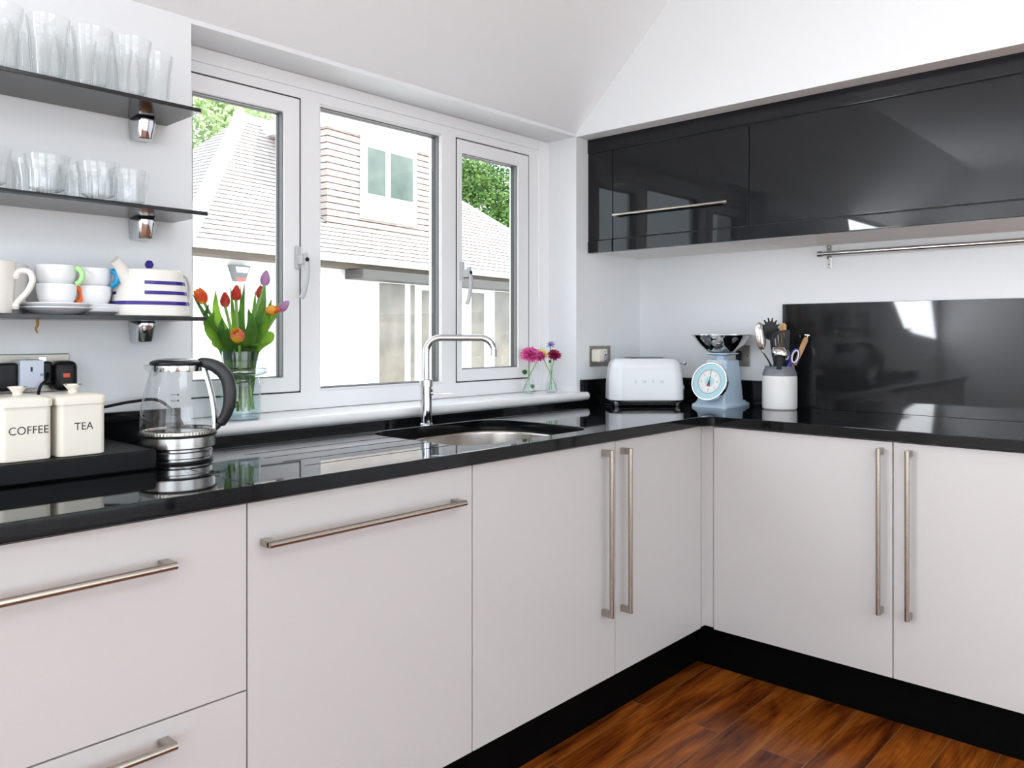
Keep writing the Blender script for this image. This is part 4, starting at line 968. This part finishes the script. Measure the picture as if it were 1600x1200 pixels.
# ---------------------------------------------------------------- utensil jar
JX, JY = 2.925, 1.300
jar = thing('utensil_jar', 'white and grey stoneware jar holding the kitchen tools', 'jar', (JX, JY, CT))
obj('body', lathe([(0, 0), (.058, 0), (.0625, .004), (.0635, .010), (.0635, .120), (.062, .126), (.058, .126)], segs=56), mat('white_stoneware', (.80, .79, .76), .3), jar)
obj('shoulder', lathe([(.0620, .126), (.0628, .132), (.058, .146), (.054, .154), (.0555, .160), (.0545, .162), (.050, .160), (.050, .100), (.0, .100)], segs=56), GREYGL, jar)
def U(r, z, f=0): return RV * r + FV * f + Vector((0, 0, z - CT))
UG = 'kitchen tools in the jar'
def tool(name, label, cat): return thing(name, label, cat, (JX, JY, CT), 0, UG)
def blade(pts, z0, z1, frame, m=None):
    return prism(pts, [], z0, z1, frame)
def frame(o, xdir, ydir):
    x = Vector(xdir).normalized(); y = (Vector(ydir) - x * x.dot(Vector(ydir))).normalized(); z = x.cross(y)
    return Matrix(((x.x, y.x, z.x, o.x), (x.y, y.y, z.y, o.y), (x.z, y.z, z.z, o.z), (0, 0, 0, 1)))
UP = Vector((0, 0, 1))
# steel serving spoon
t = tool('serving_spoon', 'large steel serving spoon leaning left out of the jar', 'spoon')
obj('handle', tube([U(-.005, 1.0), U(-.045, 1.07, -.01), U(-.075, 1.115, -.015)], .0035, 10), STEELP, t)
F_ = frame(U(-.078, 1.165, -.018), RV + UP * .12, UP - RV * .12)
secs = []
b = bmesh.new(); rows = []
for i in range(15):
    a = -PI / 2 + PI * i / 14; y = .052 * math.sin(a); w = .0195 * math.cos(a) ** .75 * (1 - .10 * math.sin(a)) if 0 < i < 14 else .0008
    rows.append([b.verts.new((w * j, y, .009 * (1 - j * j) * math.cos(a))) for j in (-1, -.6, -.2, .2, .6, 1)])
for A, B in zip(rows[:-1], rows[1:]):
    for k in range(5): b.faces.new((A[k], A[k + 1], B[k + 1], B[k]))
bmesh.ops.solidify(b, geom=b.faces[:], thickness=.0012)
obj('spoon_bowl', xf(b, F_), STEELP, t, smooth=60)
# pasta server
t = tool('pasta_server', 'black plastic toothed pasta server at the back of the jar', 'utensil')
obj('handle', tube([U(.0, 1.0, .01), U(-.02, 1.10, .02), U(-.025, 1.16, .025)], .005, 10), BLKPL, t)
F_ = frame(U(-.026, 1.185, .028), RV, UP - RV * .1)
pts = [(.030 * math.cos(a), .036 * math.sin(a)) for a in [2 * PI * k / 28 for k in range(28)]]
b = prism(pts, [], -.003, .003, F_)
for k in range(8):
    a = .1 + PI * k / 7.6
    merge(b, tube([(.027 * math.cos(a), .033 * math.sin(a), 0), (.041 * math.cos(a), .049 * math.sin(a), -.004)], [.0042, .0026], 8), F_)
obj('toothed_head', b, BLKPL, t)
# slotted turner
t = tool('slotted_turner', 'black slotted turner at the front of the jar', 'turner')
obj('handle', tube([U(-.005, 1.0, -.01), U(-.012, 1.07, -.02), U(-.010, 1.110, -.024)], .0045, 10), BLKPL, t)
F_ = frame(U(-.004, 1.150, -.028), RV + UP * .12, UP + RV * .25)
holes = [[(x - .0022, -.028), (x + .0022, -.028), (x + .0022, .026), (x - .0022, .026)] for x in (-.022, -.010, .002, .014)]
obj('slotted_head', prism([(-.032, -.034), (-.020, -.040), (.018, -.040), (.026, -.030), (.038, .030), (.030, .036), (-.020, .034), (-.034, .026)], holes, -.0012, .0012, F_), BLKPL, t)
# two wooden spatulas
t = tool('wooden_spatula', 'pale wooden spatula standing upright behind the slotted turner', 'spatula')
obj('blade', prism([(-.006, -.07), (.006, -.07), (.010, .0), (.013, .030), (.010, .045), (0, .050), (-.010, .045), (-.013, .030), (-.010, .0)], [], -.003, .003, frame(U(.012, 1.165, .012), RV + UP * -.15, UP + RV * .15), bev=.001), WOODU, t)
obj('handle', tube([U(-.005, 1.0, .01), U(.004, 1.11, .012)], .006, 10), WOODU, t)
t = tool('wooden_spatula', 'slim wooden spatula leaning right out of the jar', 'spatula')
obj('blade', prism([(-.005, -.07), (.005, -.07), (.0085, -.02), (.0095, .030), (.006, .042), (0, .045), (-.006, .042), (-.0095, .030), (-.0085, -.02)], [], -.003, .003, frame(U(.085, 1.120, .0), RV - UP * .42, UP + RV * .42), bev=.001), WOODU, t)
obj('handle', tube([U(.015, 1.0, .0), U(.060, 1.068, .0)], .005, 10), WOODU, t)
# thin steel skewer / whisk wire
t = tool('steel_fork', 'thin steel tool with flat end leaning far right', 'utensil')
obj('shaft', tube([U(.020, 1.0, .01), U(.070, 1.075, .012), U(.112, 1.165, .012)], .0022, 8), STEELP, t)
obj('flat_end', prism([(-.011, -.0015), (.011, -.0015), (.011, .0015), (-.011, .0015)], [], -.001, .001, frame(U(.110, 1.168, .012), RV - UP * .1, UP)), STEELP, t)
# potato masher
t = tool('ladle', 'polished steel ladle turned down over the jar rim', 'ladle')
b = lathe([(0, .030), (.018, .028), (.030, .018), (.0345, .002), (.033, 0), (.028, .016), (.016, .026), (0, .028)], M=tr(*U(-.010, 1.098, -.035)) @ rot('X', .25), segs=36)
obj('ladle_bowl', b, STEELP, t, smooth=60)
obj('shaft', tube([U(-.008, 1.0, -.02), U(-.008, 1.09, -.018), U(.004, 1.125, -.012)], .004, 10), STEELP, t)
obj('grip', tube([U(-.012, 1.01, -.03), U(-.012, 1.092, -.035)], .022, 18), BLKPL, t)
# scissors
t = tool('scissors', 'scissors with indigo and white ring handles in the jar', 'scissors')
def ringh(c, rx, rz_, tilt):
    pts = [c + RV * (rx * math.cos(a) * math.cos(tilt) - rz_ * math.sin(a) * math.sin(tilt)) + UP * (rx * math.cos(a) * math.sin(tilt) + rz_ * math.sin(a) * math.cos(tilt)) for a in [2 * PI * k / 24 for k in range(25)]]
    return pts
b = tube(ringh(U(.050, 1.088, -.02), .014, .026, -.28), .0052, 10, caps=False); merge(b, tube(ringh(U(.014, 1.098, -.015), .013, .024, .3), .0052, 10, caps=False))
merge(b, tube([U(.012, 1.03, -.018), U(.035, 1.068, -.02)], .008, 10)); 
sh = obj('ring_handles', b, PURP, t, smooth=60)
b = tube(ringh(U(.050, 1.088, -.0245), .0115, .0235, -.28), .0032, 8, caps=False); merge(b, tube(ringh(U(.014, 1.098, -.0195), .0105, .0215, .3), .0032, 8, caps=False))
obj('inner_rings', b, WHPL, t, smooth=60)
obj('blades', boxm(-.004, .004, -.002, .002, .101, .15), STEELP, t)

# ---------------------------------------------------------------- ceiling lights
dlp = [(.333, 1.19)]
for i, (x, y) in enumerate(dlp):
    t = thing('ceiling_light', 'recessed chrome ringed downlight mirrored in the black wall cupboard', 'ceiling light', (x, y, CEIL))
    obj('trim_ring', lathe([(.030, -.001), (.042, -.004), (.045, 0), (.030, 0)], segs=28), STEELP, t)
    obj('lens', lathe([(0, -.0005), (.030, -.0005)], segs=24), LAMP, t)
    ld = bpy.data.lights.new('downlight', 'SPOT'); ld.energy = .6; ld.spot_size = 2.3; ld.spot_blend = .8; ld.shadow_soft_size = .12; ld.color = (1, .96, .90)
    lo = bpy.data.objects.new('downlight', ld); C.objects.link(lo); lo.location = (x, y, CEIL - .02)

# ================================================================= outside
FO = Vector((9.21, 11.72, 0)); FE = Vector((.98973, .14296, 0)); FN = Vector((-.14296, .98973, 0))
FM = Matrix(((FE.x, FN.x, 0, FO.x), (FE.y, FN.y, 0, FO.y), (0, 0, 1, 0), (0, 0, 0, 1)))
FR = math.atan2(FE.y, FE.x)
tag(obj('ground', boxm(-40, 60, -30, 60, -.25, -.05), PAVE), kind='structure')
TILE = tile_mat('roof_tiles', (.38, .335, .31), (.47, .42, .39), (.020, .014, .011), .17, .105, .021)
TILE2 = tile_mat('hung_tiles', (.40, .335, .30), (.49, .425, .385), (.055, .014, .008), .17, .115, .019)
RIDGE = mat('hip_tiles', (.82, .78, .74), .8)
def uvface(bm, pts, uvs):
    uvl = bm.loops.layers.uv.verify(); vs = [bm.verts.new(p) for p in pts]; f = bm.faces.new(vs)
    for l, uv in zip(f.loops, uvs): l[uvl].uv = uv
    return f
ho = thing('neighbour_house', 'white rendered house with tiled hip roof and dormer across the garden', 'house', FO, FR)
# local coordinates: x along the facade, y away from us, z up
EZ, RZ, X0, X1 = 2.45, 5.04, -4.22, 8.0
obj('wall', boxm(X0 + .35, X1 - .4, 0, 3.6, -.05, EZ + .1), RENDER, ho)
AX, AY, BX2 = -1.66, 1.79, 1.86; ey = -.38
sl_len = math.hypot(AY - ey, RZ - EZ)
b = BM()
uvface(b, [(X0, ey, EZ), (X1, ey, EZ), (BX2, AY, RZ), (AX, AY, RZ)], [(X0, 0), (X1, 0), (BX2, sl_len), (AX, sl_len)])
uvface(b, [(X0, 3.98, EZ), (X0, ey, EZ), (AX, AY, RZ)], [(-3.98, 0), (-ey, 0), (-AY, math.hypot(AX - X0, RZ - EZ))])
uvface(b, [(X1, ey, EZ), (X1, 3.98, EZ), (BX2, AY, RZ)], [(ey, 0), (3.98, 0), (AY, 5)])
uvface(b, [(X1, 3.98, EZ), (X0, 3.98, EZ), (AX, AY, RZ), (BX2, AY, RZ)], [(X1, 0), (X0, 0), (AX, 4), (BX2, 4)])
rf = obj('roof', b, TILE, ho, smooth=0)
b = BM()
add_tube(b, [(X0, ey, EZ), (AX, AY, RZ)], .15, 10, flat=.8); add_tube(b, [(X1, ey, EZ), (BX2, AY, RZ)], .06, 10, flat=.8)
add_tube(b, [(AX, AY, RZ), (BX2, AY, RZ)], .09, 10)
obj('ridge_tiles', b, RIDGE, rf)
obj('fascia', boxm(X0 + .1, X1 - .1, ey + .04, 0, 2.30, 2.41), FASCB, ho)
obj('gutter', tube([(X0, ey - .02, 2.44), (X1, ey - .02, 2.44)], .062, 12), FASC, ho)
obj('canopy_beam', boxm(-.86, 5.2, -.45, -.02, 2.13, 2.29), AWN, ho)
# dormer
dx0, dx1, dy_, dz0, dz1 = -1.15, 2.1, .12, 2.95, 4.76
dm = BM()
uvface(dm, [(dx0, dy_, dz0), (dx1, dy_, dz0), (dx1, dy_, dz1), (dx0, dy_, dz1)], [(dx0, dz0), (dx1, dz0), (dx1, dz1), (dx0, dz1)])
uvface(dm, [(dx0, 1.75, dz0), (dx0, dy_, dz0), (dx0, dy_, dz1), (dx0, 1.75, dz1)], [(-1.75, dz0), (-dy_, dz0), (-dy_, dz1), (-1.75, dz1)])
uvface(dm, [(dx1, dy_, dz0), (dx1, 1.75, dz0), (dx1, 1.75, dz1), (dx1, dy_, dz1)], [(dy_, dz0), (1.75, dz0), (1.75, dz1), (dy_, dz1)])
dmo = obj('dormer', dm, TILE2, ho, smooth=0)
obj('dormer_roof', boxm(dx0 - .13, dx1 + .13, dy_ - .13, 1.85, dz1, dz1 + .27, .03), FASC, dmo)
obj('apron_panel', boxm(-.37, 1.13, dy_ - .05, dy_, 3.27, 3.62), FASC, dmo)
w = obj('dormer_window', boxm(-.37, 1.13, dy_ - .06, dy_, 3.60, 4.76, .01), FASC, ho)
obj('glass_pane', boxm(-.23, .24, dy_ - .066, dy_ - .055, 3.73, 4.57), NPANE2, w); obj('glass_pane', boxm(.38, 1.0, dy_ - .066, dy_ - .055, 3.73, 4.57), NPANE2, w)
# patio doors
def far_door(x0, x1, panes):
    d = obj('patio_door', boxm(x0, x1, -.03, .01, 0, 2.2, .005), FASC, ho)
    for a, c, z0, z1 in panes: obj('glass_pane', boxm(a, c, -.036, -.025, z0, z1), NPANE, d)
far_door(-.2, 1.05, [(-.02, .67, .22, 2.11), (.83, .95, .22, 2.11)])
far_door(1.06, 2.5, [(1.16, 1.60, .22, 2.03), (1.75, 2.35, .22, 2.03)])
far_door(2.52, 4.6, [(2.77, 3.22, .22, 2.05), (3.62, 4.40, .22, 2.11)])
al = thing('alarm_box', 'tapered grey and red alarm bell box on the white house wall', 'alarm', FM @ Vector((-3.08, 0, 1.97)), FR)
obj('case', prism([(-.08, 0), (.08, 0), (.17, .24), (-.17, .24)], [], -.10, -.001, XZ), mat('alarm_grey', (.13, .135, .14), .5), al)
obj('front_plate', prism([(-.075, .13), (.11, .13), (.145, .215), (-.10, .215)], [], -.106, -.099, XZ), WHPL, al)
obj('red_lens', prism([(-.075, .003), (.075, .003), (.095, .05), (-.095, .05)], [], -.105, -.099, XZ), mat('red_lens', (.8, .10, .08), .4), al)

# trees beyond the house
def tree(label, loc, rx, rz_, h, m, n, leaf=.16, group='trees beyond the house', seed=1):
    rnd = random.Random(seed)
    t = thing('tree', label, 'tree', loc, 0, group)
    tk = tube(spline([(0, 0, 0), (.1, .05, h * .4), (-.05, 0, h * .9)], 4), [.22, .21, .2, .19, .18, .16, .14, .12, .1], 8)
    for k in range(6):
        a = k * 1.1; add_tube(tk, [(0, 0, h * (.45 + .07 * k)), (rx * .6 * math.cos(a), rx * .6 * math.sin(a), h * (.65 + .09 * k))], [.08, .02], 6)
    obj('trunk', tk, TRUNK, t)
    b = bmesh.new(); clumps = []
    for k in range(46):
        while True:
            p = Vector((rnd.uniform(-1, 1), rnd.uniform(-1, 1), rnd.uniform(-1, 1)))
            if .3 < p.length < 1: break
        clumps.append((Vector((p.x * rx * .8, p.y * rx * .8, h + p.z * rz_ * .85)), rnd.uniform(.28, .5) * min(rx, rz_) * .8))
    for i in range(n):
        c, cr = clumps[i % len(clumps)]
        d = Vector((rnd.gauss(0, 1), rnd.gauss(0, 1), rnd.gauss(0, 1) * .7)).normalized()
        p = c + d * cr * rnd.uniform(.75, 1.05)
        q = (d + Vector((rnd.uniform(-.7, .7), rnd.uniform(-.7, .7), rnd.uniform(-.2, .9)))).normalized().to_track_quat('Z', 'Y').to_matrix()
        s = leaf * rnd.uniform(.6, 1.3)
        vs = [b.verts.new(p + q @ Vector(v) * s) for v in ((-.5, -.35, 0), (.5, -.25, .05), (.35, .4, 0), (-.4, .35, -.05))]
        b.faces.new(vs)
    obj('foliage', b, m, t, smooth=0)
def fl(x, y): 
    v = FM @ Vector((x, y, 0)); return (v.x, v.y, -.1)
tree('pale leafy tree above the left side of the tiled roof', fl(1.2, 8.5), 3.2, 2.6, 6.3, TREE1, 26000, .10, seed=3)
tree('pale leafy tree just above the white dormer roof', fl(6.6, 9.5), 3.2, 2.4, 6.1, TREE1, 24000, .10, seed=4)
tree('bright green tree at the left of the right hand pane', fl(12.0, 7.0), 2.6, 3.4, 5.2, TREE2, 30000, .10, seed=5)
tree('grey green conifer beside the roof in the right hand pane', fl(18.2, 7.8), 2.9, 3.8, 5.0, TREE3, 30000, .10, seed=6)
tree('tall pale tree seen past the end of the roof', fl(-5.5, 9.0), 3.2, 2.8, 5.0, TREE1, 24000, .10, seed=8)
